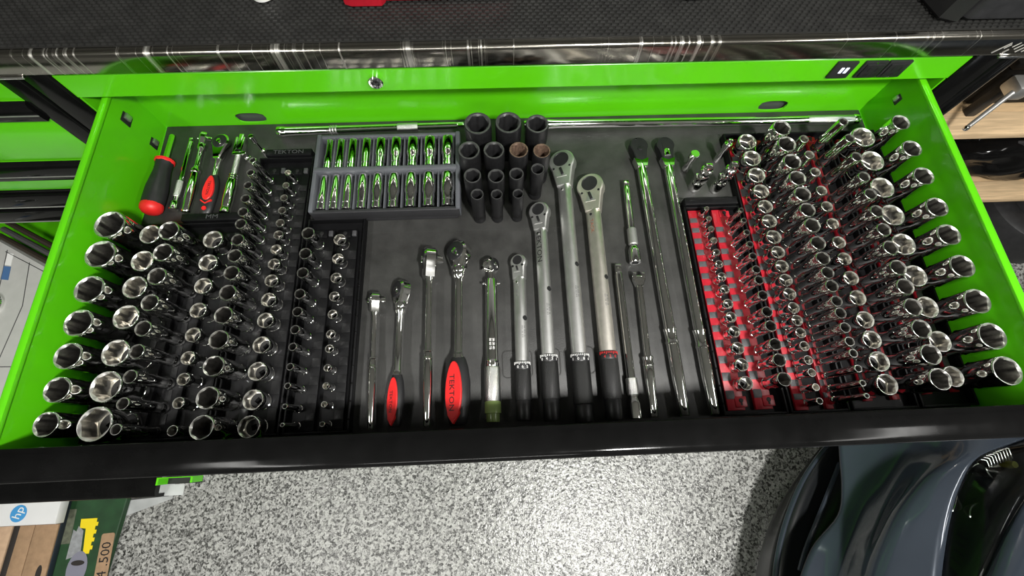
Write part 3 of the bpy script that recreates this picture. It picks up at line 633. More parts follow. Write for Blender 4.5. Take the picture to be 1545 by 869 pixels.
rc = empty('red_tool_case', (-0.22, 0.66, 0.2163)); tag(rc, 'glossy red plastic tool case lying on the black mat', 'case')
bpart(MB().prism(round_rect(-0.272, -0.02, 0.6085, 0.76, 0.02, 4), 0.2165, 0.250, 0.004), 'shell', 'red_plastic', rc)
bpart(MB().prism([(-0.262, 0.603), (-0.252, 0.5985), (-0.208, 0.5985), (-0.203, 0.606), (-0.203, 0.62), (-0.262, 0.62)], 0.2168, 0.240, 0.003), 'latch', 'red_plastic', rc)
wc = empty('white_bottle', (-0.385, 0.63, 0.2163)); tag(wc, 'small white round bottle standing on the black mat', 'bottle')
bpart(MB().lathe_z([(0.2165, 0.014), (0.218, 0.0165), (0.245, 0.0165), (0.250, 0.012), (0.254, 0.008)], -0.383, 0.628, 24), 'body', 'white_plastic', wc)
bpart(MB().lathe_z([(0.254, 0.0085), (0.268, 0.0085), (0.2695, 0.007)], -0.383, 0.628, 20), 'cap', 'white_plastic', wc)
cd = MB(); cd.tube([(0.40, 0.72, 0.2195), (0.35, 0.665, 0.2195), (0.305, 0.622, 0.2195), (0.272, 0.607, 0.2195), (0.246, 0.603, 0.2195), (0.21, 0.62, 0.2195), (0.15, 0.69, 0.2195)], 0.003, 10)
tag(cd.build('power_cord', 'cord_black'), 'thin black power cord curling over the black mat', 'cord')
bc = empty('black_toolbag', (0.72, 0.66, 0.2163)); tag(bc, 'black hard case with dangling buckle at the right end of the mat', 'case')
bpart(MB().prism(round_rect(0.640, 1.0, 0.548, 0.80, 0.012, 3), 0.2165, 0.34, 0.006), 'body', 'black_plastic', bc)
bpart(MB().prism([(0.605, 0.552), (0.628, 0.543), (0.645, 0.56), (0.600, 0.68), (0.575, 0.66)], 0.2165, 0.30, 0.006), 'side_handle', 'cord_black', bc)
m = MB()
for (x, y) in ((0.652, 0.572), (0.660, 0.563), (0.668, 0.590)): m.box(x, x + 0.006, y, y + 0.004, 0.339, 0.344, 0.001)
bpart(m, 'buckle', 'chrome', bc)
bpart(MB().box(0.655, 0.99, 0.553, 0.559, 0.338, 0.342, 0.001), 'lid_rib', 'black_gloss', bc)

# ================================================================ SOCKET ROWS
# row: ((slope, x at y=0), mouth height, y of each socket from the back, outer diameters in mm)
ROWS = {
 'L1':((0.0197,-0.6419),0.088,[0.3275, 0.2788, 0.2241, 0.1745, 0.1282, 0.0833, 0.0396],
   [46.2, 44.6, 42.4, 40.1, 37.9, 35.6, 33.4]),
 'L2':((0.0290,-0.5987),0.067,[0.3199, 0.2755, 0.233, 0.1871, 0.135, 0.0883, 0.039],
   [32.7, 34.4, 36.1, 37.7, 39.4, 43.5, 46.9]),
 'L3':((0.0179,-0.5532),0.085,[0.3161, 0.2801, 0.2423, 0.2019, 0.1642, 0.1316, 0.0974, 0.0621, 0.0297],
   [31.2, 29.3, 27.4, 25.4, 23.4, 21.3, 19.3, 17.2, 15.2]),
 'L4':((0.0046,-0.5086),0.045,[0.3187, 0.2785, 0.2398, 0.2005, 0.1627, 0.1282, 0.0977, 0.0646, 0.0275],
   [32.0, 29.9, 27.8, 25.8, 23.7, 21.7, 19.6, 17.5, 15.5]),
 'L5':((0.0069,-0.4505),0.075,[0.4455, 0.4215, 0.398, 0.3737, 0.35, 0.3292, 0.302, 0.2756, 0.2477, 0.2165, 0.1824, 0.1465, 0.1093, 0.0665, 0.0283],
   [11.6, 12.9, 14.2, 15.5, 16.8, 18.1, 19.9, 21.7, 23.4, 25.2, 26.9, 28.5, 30.0, 31.5, 33.1]),
 'L7':((0.0037,-0.4082),0.04,[0.4441, 0.4191, 0.3947, 0.3709, 0.3475, 0.3259, 0.3, 0.2747, 0.2467, 0.2152, 0.1826, 0.1449, 0.1058, 0.0655, 0.0286],
   [11.7, 12.5, 13.4, 14.2, 15.1, 16.8, 18.6, 20.3, 22.1, 23.9, 25.6, 27.2, 28.8, 30.4, 32.0]),
 'L8':((0.0064,-0.3525),0.06,[0.3174, 0.2821, 0.2501, 0.216, 0.1881, 0.1609, 0.1355, 0.107, 0.0803, 0.0525, 0.0281],
   [20.8, 19.5, 18.1, 16.7, 15.4, 14.0, 12.7, 11.3, 9.9, 8.6, 7.2]),
 'L9':((-0.0031,-0.3084),0.035,[0.3165, 0.2825, 0.2495, 0.2186, 0.1897, 0.1584, 0.1362, 0.1075, 0.0815, 0.0555, 0.0282],
   [21.2, 19.9, 18.7, 17.4, 16.2, 14.9, 13.7, 12.4, 11.2, 10.0, 8.7]),
 'R1':((-0.0070,0.3071),0.035,[0.3533, 0.3343, 0.315, 0.2937, 0.2721, 0.251, 0.2292, 0.2078, 0.1835, 0.162, 0.1388, 0.1131, 0.088, 0.0606],
   [9.0, 9.9, 10.9, 11.9, 12.9, 13.9, 14.9, 15.8, 16.8, 17.8, 18.8, 19.8, 20.8, 21.7]),
 'R2':((-0.0075,0.3496),0.06,[0.335, 0.3156, 0.2942, 0.2731, 0.2525, 0.2301, 0.2125, 0.1877, 0.1615, 0.1395, 0.112, 0.0887, 0.0612],
   [8.8, 9.9, 10.9, 11.9, 13.0, 14.0, 15.0, 16.1, 17.1, 18.2, 19.2, 20.2, 21.3]),
 'R3':((-0.0097,0.4044),0.042,[0.4816, 0.4465, 0.4118, 0.3794, 0.3498, 0.3222, 0.2929, 0.2655, 0.2411, 0.2173, 0.194, 0.1712, 0.151, 0.1313, 0.1108, 0.0899, 0.0712, 0.05, 0.0303],
   [33.4, 32.6, 30.8, 28.1, 26.2, 26.2, 26.0, 23.2, 22.7, 22.1, 21.2, 19.2, 18.5, 17.2, 15.9, 14.6, 13.3, 12.0, 10.7]),
 'R4':((-0.0122,0.4446),0.08,[0.4792, 0.446, 0.4111, 0.3792, 0.3494, 0.3205, 0.2934, 0.2626, 0.237, 0.2132, 0.192, 0.1683, 0.15, 0.1282, 0.1078, 0.0907, 0.0692, 0.0493, 0.0323],
   [31.6, 31.4, 30.3, 28.3, 27.5, 25.7, 25.7, 24.3, 22.6, 20.1, 20.1, 17.4, 17.4, 16.2, 14.6, 13.0, 11.5, 9.9, 8.4]),
 'R5':((-0.0165,0.5089),0.045,[0.4818, 0.448, 0.4125, 0.3754, 0.3446, 0.3122, 0.2782, 0.2489, 0.2158, 0.1826, 0.1473, 0.1162, 0.0832, 0.0493],
   [17.0, 17.9, 18.9, 19.8, 20.8, 21.7, 22.7, 23.6, 25.3, 26.9, 28.5, 29.5, 31.4, 32.2]),
 'R6':((-0.0129,0.5503),0.085,[0.4842, 0.4502, 0.4132, 0.3749, 0.3428, 0.3117, 0.2795, 0.2487, 0.2159, 0.1853, 0.1535, 0.1208, 0.0841, 0.0497],
   [16.7, 17.7, 18.8, 19.8, 20.8, 21.9, 22.9, 24.2, 25.4, 26.6, 27.8, 29.1, 30.3, 31.5]),
 'R7':((0.0000,0.5995),0.055,[0.4751, 0.4253, 0.3718, 0.3194, 0.2666, 0.2122, 0.1608, 0.1074, 0.0557],
   [41.2, 40.6, 40.1, 39.6, 39.0, 37.2, 35.4, 33.6, 31.8]),
 'R8':((-0.0123,0.6453),0.088,[0.4774, 0.4243, 0.371, 0.3138, 0.2657, 0.2134, 0.1581, 0.1062, 0.0572],
   [31.5, 32.9, 34.4, 35.8, 37.2, 38.3, 39.5, 40.7, 41.8]),
}
SEG = 24
def hexr(t, af, pts=6):
    st = 2 * math.pi / pts; a = (t % st) - st / 2
    return af / 2 / math.cos(a)
def socket_mesh(od, h, drive, deep, mats=('chrome', 'chrome_inside', 'hole_dark', 'chrome_rim'), wall=None, noflare=False):
    """hex socket standing on its drive end, mouth up; od outer diameter of the mouth, drive square size"""
    ro = od / 2; base = max(drive * 0.92, ro * 0.86) if not noflare else ro * 0.97
    if ro < drive * 0.92: base = drive * 0.92
    wall = wall or max(0.0011, od * 0.074)
    af = (ro - wall) * 2 * 0.90; rc = af / 2 / math.cos(math.pi / 6)
    ring = lambda r, z: [(r * math.cos(2 * math.pi * i / SEG), r * math.sin(2 * math.pi * i / SEG), z) for i in range(SEG)]
    hx = lambda z, k=1.0: [(k * hexr(2 * math.pi * i / SEG, af) * math.cos(2 * math.pi * i / SEG), k * hexr(2 * math.pi * i / SEG, af) * math.sin(2 * math.pi * i / SEG), z) for i in range(SEG)]
    def sq(z):
        out = []
        for i in range(SEG):
            t = 2 * math.pi * i / SEG; r = drive / 2 / max(abs(math.cos(t)), abs(math.sin(t))); out.append((r * math.cos(t), r * math.sin(t), z))
        return out
    zb = h * (0.40 if deep else 0.46); zn = h * (0.47 if deep else 0.58)
    rs, mi = [], []
    def add(r, m=0): rs.append(r); mi.append(m)
    add(sq(0.0005)); add(ring(base - 0.0012, 0)); add(ring(base, 0.0012)); add(ring(base, zb * 0.30)); add(ring(base - 0.0007, zb * 0.33)); add(ring(base - 0.0007, zb * 0.45)); add(ring(base, zb * 0.48))
    add(ring(base, zb)); add(ring(ro, zn)); add(ring(ro, h - 0.0018)); add(ring(ro - 0.0004, h - 0.0007)); add(ring(ro - 0.0011, h))
    add(ring(max(rc * 1.03, ro - wall - 0.0004), h), 3); add(hx(h - 0.0024), 3)
    depth = h * (0.62 if deep else 0.5)
    add(hx(h - depth), 1); add(ring(af / 2 * 0.93, h - depth - 0.0005), 1)
    dz = drive * 0.9 if af > drive * 1.5 else af * 0.5
    sc = 1.0 if af > drive * 1.45 else af / (drive * 1.5)
    add([(x * sc, y * sc, z) for x, y, z in sq(h - depth - 0.0006)], 2); add([(x * sc, y * sc, z) for x, y, z in sq(0.0006)], 2)
    m = MB(); m.rings(rs, cap=(False, False), mis=mi[1:])
    me_o = m.build('socket', list(mats)); me = me_o.data; bpy.data.objects.remove(me_o); return me
SIDE = {'L1': 'in the row against the left green wall', 'L2': 'in second row from the left green wall', 'L3': 'in third row from the left green wall', 'L4': 'in fourth row from the left green wall',
        'L5': 'in fifth row from the left green wall', 'L7': 'in sixth row from the left green wall', 'L8': 'in seventh row from the left green wall', 'L9': 'in eighth row from the left green wall',
        'R8': 'in the row against the right green wall', 'R7': 'in second row from the right green wall', 'R6': 'in third row from the right green wall', 'R5': 'in fourth row from the right green wall',
        'R4': 'in fifth row from the right green wall', 'R3': 'in sixth row from the right green wall', 'R2': 'in seventh row from the right green wall', 'R1': 'in eighth row from the right green wall'}
DEEP = {'L1', 'L3', 'L5', 'L8', 'R2', 'R4', 'R6', 'R8'}
DRIVE = {'L1': 0.0127, 'L2': 0.0127, 'L3': 0.0095, 'L4': 0.0095, 'L5': 0.0080, 'L7': 0.0080, 'L8': 0.0064, 'L9': 0.0064, 'R1': 0.0064, 'R2': 0.0064, 'R3': 0.0095, 'R4': 0.0085, 'R5': 0.0127, 'R6': 0.0115, 'R7': 0.0127, 'R8': 0.0127}
ZR = 0.010
def rowx(k, y): return ROWS[k][0][0] * y + ROWS[k][0][1]
for k, ((sl, x0), ztop, ys, ods) in ROWS.items():
    deep = k in DEEP; red = k[0] == 'R'
    for i, (y, od) in enumerate(zip(ys, ods)):
        od = od / 1000.0; dr = DRIVE[k]
        if od < 0.016: dr = min(dr, 0.0064)
        gap = min([abs(ys[j] - y) for j in (i - 1, i + 1) if 0 <= j < len(ys)])
        if dr * 0.92 * 2 > gap * 0.92: dr = gap * 0.46
        me = socket_mesh(od, ztop - ZR - 0.0004, dr, deep, ('chrome', 'chrome_inside_shaded' if deep else 'chrome_inside', 'hole_dark', 'chrome_rim'))
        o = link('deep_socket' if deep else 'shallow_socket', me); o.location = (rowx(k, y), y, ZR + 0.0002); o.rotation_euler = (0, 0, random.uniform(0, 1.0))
        size = 'big' if od > 0.030 else ('small' if od < 0.016 else 'medium')
        tag(o, '%s %s chrome socket, %s from the back %s' % (size, 'deep' if deep else 'shallow', ORD[i], SIDE[k]), 'socket', 'chrome sockets ' + SIDE[k])
    # the rail that holds the row
    yb, yf = ys[0] + 0.030, max(ys[-1] - 0.020, 0.0202)
    if k in ('R1', 'R2'): yb, yf = 0.3635, 0.024
    xr = rowx(k, (yb + yf) / 2)
    wl, wr = (0.021, 0.012) if red else (0.012, 0.021)
    if k in ('R1', 'R2'): wl, wr = 0.021, 0.005
    if k == 'R3': wl, wr = 0.014, 0.005
    if k in ('R4', 'R5', 'R6', 'R7'): wl, wr = 0.0075, 0.004
    if k in ('L1',): wl, wr = 0.012, 0.012
    if k in ('L2', 'L3'): wl, wr = 0.012, 0.018
    if k in ('R8',): wl, wr = 0.005, 0.005
    rail = empty('socket_rail', (xr, yf, 0.003)); tag(rail, '%s plastic rail holding the sockets %s' % ('red' if red else 'black', SIDE[k]), 'socket rail', 'socket rails')
    mat = 'red_plastic' if red else 'tray_plastic'
    M = Matrix.Shear('XY', 4, (0, 0)); L_ = yb - yf
    ang = -math.atan(sl)
    rail.rotation_euler = (0, 0, ang)
    MB().box(-wl, wr, 0, L_, 0.0001, 0.0068, 0.0008).build('bar', mat, rail)
    # size plates between the sockets, on the lettered side of the rail
    pc = None
    for i, y in enumerate(ys):
        gap = (ys[i] - ys[i + 1]) if i + 1 < len(ys) else (ys[i - 1] - ys[i])
        if ys[i] - gap * 0.5 - 0.25 * gap < yf: continue
        ln = gap * 0.46; yc = ys[i] - gap * 0.5 - yf
        if red: bx = (-wl + 0.0006, -wl + 0.0135)
        else: bx = (wr - 0.0135, wr - 0.0006)
        if k in ('L1', 'L2', 'L3', 'R8'): bx = (-0.0045, 0.0045)
        if k in ('R4', 'R5', 'R6', 'R7'): bx = (-0.007, -0.001)
        MB().box(bx[0], bx[1], yc - ln / 2, yc + ln / 2, 0.0062, 0.0078, 0.0004).build('size_plate', 'plate_grey' if red else 'plate_dark', rail)
    if not red:
        MB().box(wr - 0.009, wr - 0.002, L_ - 0.013, L_ - 0.003, 0.0062, 0.0105, 0.0008).build('catch', 'plate_grey', rail)
    # keyhole tabs at both ends
    for (ya, yb_) in (() if k == 'R1' else ((L_ - 0.015, L_ - 0.003),)) + (((0.004, 0.020),) if k in ('R1', 'R2', 'R5', 'R7') else ()):
        t = MB(); yc = (ya + yb_) / 2; t.box(-0.009, 0.009, ya, yb_, 0.0005, 0.0084, 0.0012); t = t.build('end_tab', mat, rail)
        q = MB(); q.lathe_z([(0.0080, 0.0033), (0.0090, 0.0033), (0.0092, 0.0026)], 0, yc + 0.002, 14); q.box(-0.0013, 0.0013, yc - 0.005, yc + 0.001, 0.0080, 0.0089); q.build('keyhole_boss', 'hole_dark', t)

# trays under the rails
TR = [('black plastic tray under the first four socket rows from left wall', -0.658, -0.478, 0.0165, 0.366, 4),
      ('long black plastic tray under the fifth and sixth socket rows from left wall', -0.4735, -0.377, 0.0165, 0.493, 2),
      ('narrow black plastic tray under the seventh and eighth rows from left wall', -0.3725, -0.2765, 0.0165, 0.366, 2),
      ('short black plastic tray under the seventh and eighth rows from right wall', 0.2745, 0.3715, 0.0165, 0.368, 2),
      ('long black plastic tray under the fifth and sixth rows from right wall', 0.3755, 0.465, 0.0165, 0.520, 2),
      ('long black plastic tray under the third and fourth rows from right wall', 0.470, 0.571, 0.0165, 0.520, 2),
      ('long black plastic tray under the two rows nearest the right wall', 0.576, 0.6635, 0.0165, 0.520, 2)]
for (lab, x0, x1, y0, y1, nb) in TR:
    t = empty('socket_tray', ((x0 + x1) / 2, y0, 0)); tag(t, lab, 'tray', 'socket trays')
    w = (x1 - x0) / 2
    MB().box(-w, w, 0, y1 - y0, 0.0002, 0.0028).build('floor_plate', 'tray_plastic', t, smooth=False)
    h = 0.016
    for (a, b, c, d) in ((-w, -w + 0.003, 0, y1 - y0), (w - 0.003, w, 0, y1 - y0), (-w + 0.003, w - 0.003, y1 - y0 - 0.003, y1 - y0), (-w + 0.003, w - 0.003, 0, 0.003)):
        MB().box(a, b, c, d, 0.0028, h, 0.0008).build('rim', 'tray_plastic', t)
    # nibs on the outer rims
    outer = [x for x in ((-w + 0.0015) if x0 > 0 and x0 < 0.3 else None, (w - 0.0015) if x1 < 0 and x1 > -0.5 else None) if x is not None]
    for xx in outer:
        n = int((y1 - y0) / 0.026)
        for q in range(n):
            nb_ = MB(); nb_.lathe_z([(h - 0.0005, 0.0016), (h + 0.0007, 0.0014), (h + 0.0012, 0.0006)], xx, 0.018 + q * 0.026, 10); nb_.build('nib', 'black_gloss', t)
# raised lettering bars behind the two left trays
for (lab, x0, x1, y0, y1, s) in (('black lettered end bar behind the fifth and sixth left rows', -0.462, -0.381, 0.4945, 0.508, 'TEKTON'), ('black lettered end bar behind the first four left rows', -0.585, -0.482, 0.3675, 0.381, 'MM'), ('plain black end bar behind the short right tray', 0.2765, 0.3695, 0.3695, 0.384, None)):
    t = empty('tray_end_bar', ((x0 + x1) / 2, y0, 0)); tag(t, lab, 'end bar')
    w = (x1 - x0) / 2; MB().box(-w, w, 0, y1 - y0, 0.0002, 0.020, 0.0015).build('bar', 'tray_plastic', t)
    if s: text('lettering', s, 0.011, 'plate_grey', t, T(0, (y1 - y0) / 2, 0.0201), 0.0003, width=1.25)

# ================================================================ IMPACT SOCKETS standing on the liner
IMP = [('largest black impact socket, left of the back row of three', -0.079, 0.504, 40.3, 0), ('large black impact socket, middle of the back row of three', -0.027, 0.504, 39.3, 0), ('large black impact socket, right end of the back row of three', 0.022, 0.500, 34.8, 0),
       ('black impact socket, leftmost of the second row of four', -0.094, 0.450, 32.8, 0), ('black impact socket, second of the row with two rusty ones', -0.053, 0.449, 31.7, 0), ('worn impact socket with rusty brown mouth, the larger of two', -0.012, 0.448, 29.5, 1), ('worn impact socket with rusty brown mouth, the smaller rightmost one', 0.026, 0.445, 27.4, 1),
       ('black impact socket, leftmost of the third row', -0.089, 0.401, 26.7, 0), ('black impact socket, second of the third row', -0.051, 0.399, 25.6, 0), ('black impact socket, third of the third row', -0.018, 0.402, 23.1, 0), ('black impact socket beside the torque wrench heads, rightmost of third row', 0.017, 0.410, 21.5, 0),
       ('small black impact socket, left of the front row of three', -0.082, 0.366, 20.5, 0), ('small black impact socket, middle of the front row of three', -0.051, 0.365, 18.9, 0), ('smallest black impact socket, right of the front row of three', -0.017, 0.365, 17.9, 0)]
for (lab, x, y, od, ru) in IMP:
    od = od * (1.06 + 0.10 * (od - 17.9) / 22.4) / 1000
    me = socket_mesh(od, 0.0795, 0.0127 if od > 0.024 else 0.0095, True, ('impact_black', 'rusty_inside' if ru else 'dark_metal', 'hole_dark', 'rusty_inside' if ru else 'impact_rim'), wall=od * 0.115, noflare=True)
    o = link('impact_socket', me); o.location = (x, y, 0.0001); o.rotation_euler = (0, 0, R(random.choice((0, 8, 30, 22)))); tag(o, lab, 'socket', 'impact sockets standing on the liner')

# ================================================================ SOCKET CASE with eighteen deep sockets
cs = empty('socket_case', (-0.238, 0.44, 0)); tag(cs, 'grey and black moulded case holding two tiers of lying chrome sockets', 'case')
cx = lambda m, n, mt, **k: bpart(m, n, mt, cs, **k)
cx(MB().box(-0.357, -0.118, 0.366, 0.520, 0.0002, 0.016, 0.004), 'base', 'case_black')
cx(MB().box(-0.362, -0.114, 0.3625, 0.3695, 0.016, 0.040, 0.002), 'front_wall', 'case_black')
cx(MB().box(-0.362, -0.117, 0.4385, 0.4485, 0.014, 0.0465, 0.003), 'middle_bar', 'case_grey')
cx(MB().box(-0.362, -0.113, 0.5125, 0.5195, 0.014, 0.040, 0.002), 'back_wall', 'case_grey')
for x0, x1 in ((-0.363, -0.356), (-0.1205, -0.1125)):
    cx(MB().box(x0, x1, 0.364, 0.519, 0.014, 0.0435, 0.002), 'end_wall', 'case_grey')
UT = [495.4, 512.7, 530.8, 551.5, 573.0, 596.4, 621.5, 647.4, 675.0]
xs = [-0.342 + (u - 495.4) * (0.208 / 179.6) for u in UT]
for tier, (ya, yb_) in enumerate(((0.4495, 0.5115), (0.3705, 0.4375))):
    for i, x in enumerate(xs):
        od = 0.0152 + 0.0092 * i / 8; x_ = x - (0.003 if tier else 0) * (1 - i / 8)
        me = socket_mesh(od, yb_ - ya - 0.0015, 0.0095 if od > 0.015 else 0.0075, True)
        o = link('deep_socket', me); o.rotation_euler = (R(-90), 0, 0); o.location = (x_, ya + 0.0005, 0.0335)
        tag(o, 'lying chrome deep socket, %s from left in the %s tier of the moulded case' % (ORD[i], 'front' if tier else 'back'), 'socket', 'chrome sockets lying in the moulded case')
        if i < 8:
            xm = (x_ + (xs[i + 1] - (0.003 if tier else 0) * (1 - (i + 1) / 8))) / 2
            cx(MB().box(xm - 0.0011, xm + 0.0011, ya - 0.001, yb_ + 0.001, 0.014, 0.040, 0.0008), 'divider', 'case_grey')
        cr = MB(); cr.box(x_ - od * 0.4, x_ + od * 0.4, ya + 0.004, yb_ - 0.004, 0.0155, 0.0335 - max(od / 2, 0.0095 * 0.92) - 0.0002); cx(cr, 'cradle', 'case_black', smooth=False)

# ================================================================ LONG TOOLS lying on the liner
def root(name, label, cat, x0, y0, x1, y1, group=None):
    d = Vector((x1 - x0, y1 - y0)); o = empty(name, (x0, y0, 0), -math.atan2(d.x, d.y)); tag(o, label, cat, group); return o, d.length
def tear(Rr, yc, yn, wn, n=20):
    """drop outline: round end of radius Rr at yc, neck of half width wn at yn (yn < yc)"""
    pts = [(wn, yn)]
    for k in range(n + 1):
        a = R(-35 + 250 * k / n); pts.append((Rr * math.cos(a), yc + Rr * math.sin(a)))
    return pts + [(-wn, yn)]
def ly(root_, name, mat, prof, z, **k): return MB().lathe_y(prof, z, **k).build(name, mat, root_)
def head(rt, Rr, yc, yn, wn, th, z, tilt, drive, dl=1.15, mat='chrome', face='dark_metal'):
    """ratchet head: drop shaped body turned about the tool axis, dial on top, drive square below"""
    M = T(0, 0, z) @ RY(tilt)
    hd = MB().prism(tear(Rr, yc, yn, wn), -th / 2, th / 2, th * 0.16, M=M).build('head', mat, rt)
    MB().lathe_z([(th / 2 - 0.001, Rr * 0.80), (th / 2 + 0.0008, Rr * 0.80), (th / 2 + 0.0016, Rr * 0.72), (th / 2 + 0.0016, Rr * 0.3)], 0, yc, 24, M=M).build('dial', face, hd)
    MB().lathe_z([(th / 2 + 0.001, Rr * 0.26), (th / 2 + 0.0030, Rr * 0.24), (th / 2 + 0.0034, Rr * 0.1)], 0, yc, 14, M=M).build('button', 'chrome', hd)
    MB().box(-Rr * 0.10, Rr * 0.10, yc - Rr * 0.62, yc - Rr * 0.28, th / 2 + 0.001, th / 2 + 0.004, 0.0006, M=M @ T(0, yc, 0) @ RZ(35) @ T(0, -yc, 0)).build('reversing_lever', 'chrome', hd)
    MB().box(-drive / 2, drive / 2, yc - drive / 2, yc + drive / 2, -th / 2 - drive * dl, -th / 2 + 0.001, 0.0008, M=M).build('drive_square', 'chrome', hd)
    return hd

# slim chrome ratchets with ringed handles (heads on edge)
for (lab, hx, hy, tx, ty, ry0, ry1, hr, sr, Rr, th, dr) in (
        ('slimmest chrome ratchet with ringed handle, leftmost of the front tools', -0.246, 0.019, -0.2515, 0.230, 0.108, 0.125, 0.0063, 0.0040, 0.0130, 0.0165, 0.0064),
        ('longer chrome ratchet with ringed handle between the two red gripped ones', -0.163, 0.019, -0.165, 0.302, 0.116, 0.131, 0.0074, 0.0053, 0.0205, 0.021, 0.0095)):
    t, L_ = root('ratchet', lab, 'ratchet', hx, hy, tx, ty, 'chrome ratchets')
    z = 0.0015 + Rr; a0, a1 = ry0 - hy, ry1 - hy; hn = L_ - 2.6 * Rr
    ly(t, 'handle', 'chrome', [(0, hr * 0.62), (0.003, hr * 0.75), (0.03, hr * 0.85), (0.055, hr), (a0 - 0.002, hr), (a0, hr * 0.9)], z)
    ly(t, 'collar', 'chrome', [(a0, hr * 0.85), (a0 + 0.001, hr * 1.12), (a0 + 0.003, hr * 1.12), (a0 + 0.004, hr * 0.9), (a1 - 0.004, hr * 0.82), (a1 - 0.003, hr * 1.08), (a1 - 0.001, hr * 1.08), (a1, hr * 0.8)], z)
    ly(t, 'shaft', 'chrome', [(a1 - 0.001, sr), (hn - 0.012, sr), (hn - 0.006, sr * 1.1), (hn + 0.004, sr * 1.7)], z)
    head(t, Rr, L_ - Rr, hn, sr * 1.6, th, z, -72, dr)
# red gripped ratchets
for (lab, hx, hy, tx, ty, yg, hr, sr, Rr, th, tilt, dr, tx_s) in (
        ('small chrome ratchet with red and black grip, second of the front tools', -0.211, 0.021, -0.2095, 0.248, 0.092, 0.0125, 0.0056, 0.0165, 0.018, -45, 0.0095, 0.0070),
        ('large chrome ratchet with wide red grip and round dial head', -0.119, 0.019, -0.1165, 0.313, 0.113, 0.0185, 0.0067, 0.0205, 0.022, -32, 0.0127, 0.0118)):
    t, L_ = root('ratchet', lab, 'ratchet', hx, hy, tx, ty, 'chrome ratchets')
    z = max(hr * 0.78, Rr * 0.9) + 0.0005; g = yg - hy + 0.006; hn = L_ - 2.5 * Rr
    ly(t, 'grip', 'black_plastic', [(0, hr * 0.55), (0.003, hr * 0.72), (0.015, hr * 0.88), (0.035, hr), (g * 0.62, hr), (g * 0.85, hr * 0.82), (g - 0.003, hr * 0.62), (g, hr * 0.5)], z, n=24, sz=0.74)
    # red inset on the upper left of the grip
    M = T(0, 0, z) @ RY(-24)
    pl = []
    for k in range(22):
        a = 2 * math.pi * k / 22; yy = math.sin(a); w = math.cos(a) * (0.72 - 0.08 * yy)
        pl.append((w * hr, g * 0.50 + g * 0.42 * yy))
    gi = MB().prism(pl, hr * 0.60, hr * 0.83, 0.0008, M=M).build('grip_inset', 'red_grip', t)
    ch = [(-hr * 0.5, g * 0.19), (0, g * 0.075), (hr * 0.5, g * 0.20), (hr * 0.5, g * 0.155), (0, g * 0.02), (-hr * 0.5, g * 0.145)]
    MB().prism(ch[::-1], hr * 0.52, hr * 0.80, 0, M=M).build('grip_chevron', 'red_grip', t)
    text('lettering', 'TEKTON', tx_s, 'lettering_black', t, M @ T(-hr * 0.12, g * 0.46, hr * 0.831) @ RZ(-90), 0.0002, width=1.15)
    ly(t, 'shaft', 'chrome', [(g - 0.002, sr * 1.25), (g + 0.004, sr * 1.25), (g + 0.006, sr), (hn - 0.016, sr), (hn - 0.012, sr * 1.5), (hn - 0.004, sr * 1.6), (hn, sr * 1.3)], z)
    ly(t, 'flex_joint', 'chrome', [(hn - 0.006, sr * 1.55), (hn - 0.004, sr * 1.75), (hn + 0.004, sr * 1.75), (hn + 0.010, sr * 1.35)], z, n=12)
    head(t, Rr, L_ - Rr, hn + 0.002, sr * 1.5, th, z, tilt, dr, 0.55)

# dial-less chrome torque wrench with knurled sleeve and greenish end cap
t, L_ = root('torque_wrench', 'polished chrome torque wrench with knurled sleeve and greenish clear end cap', 'torque wrench', -0.068, 0.022, -0.0645, 0.284)
z = 0.0138; r = 0.0098
ly(t, 'end_cap', 'green_clear', [(0, 0.0095), (0.0015, 0.0100), (0.012, 0.0100), (0.0125, 0.0122), (0.0285, 0.0122), (0.0295, 0.0115)], z, n=22)
ly(t, 'knurled_sleeve', 'knurl_chrome', [(0.0295, 0.0118), (0.031, 0.0126), (0.079, 0.0126), (0.0805, 0.0118)], z, n=28)
ly(t, 'collar', 'chrome', [(0.0805, 0.0105), (0.082, 0.0112), (0.086, 0.0112), (0.0865, 0.0102), (0.089, 0.0112), (0.091, 0.0104)], z, n=22)
tb = ly(t, 'tube', 'chrome', [(0.091, r), (0.222, r), (0.2235, r * 0.9)], z, n=24)
text('lettering', '20 30 40\n50 60 70', 0.0050, 'lettering_white', t, T(0, 0.115, z + r + 0.0001) @ RZ(-90), 0.0001)
ly(t, 'neck', 'chrome', [(0.222, 0.0055), (0.232, 0.0050), (0.238, 0.0062), (0.246, 0.0055)], z, n=14)
for s in (-1, 1): MB().lathe_y([(-0.0035, 0.0018), (0.0035, 0.0018)], 0, 0, 10, M=T(s * (r + 0.0010), 0.2165, z) @ RZ(90)).build('pin', 'chrome', t)
head(t, 0.0135, 0.2485, 0.236, 0.007, 0.016, z, 52, 0.0095)

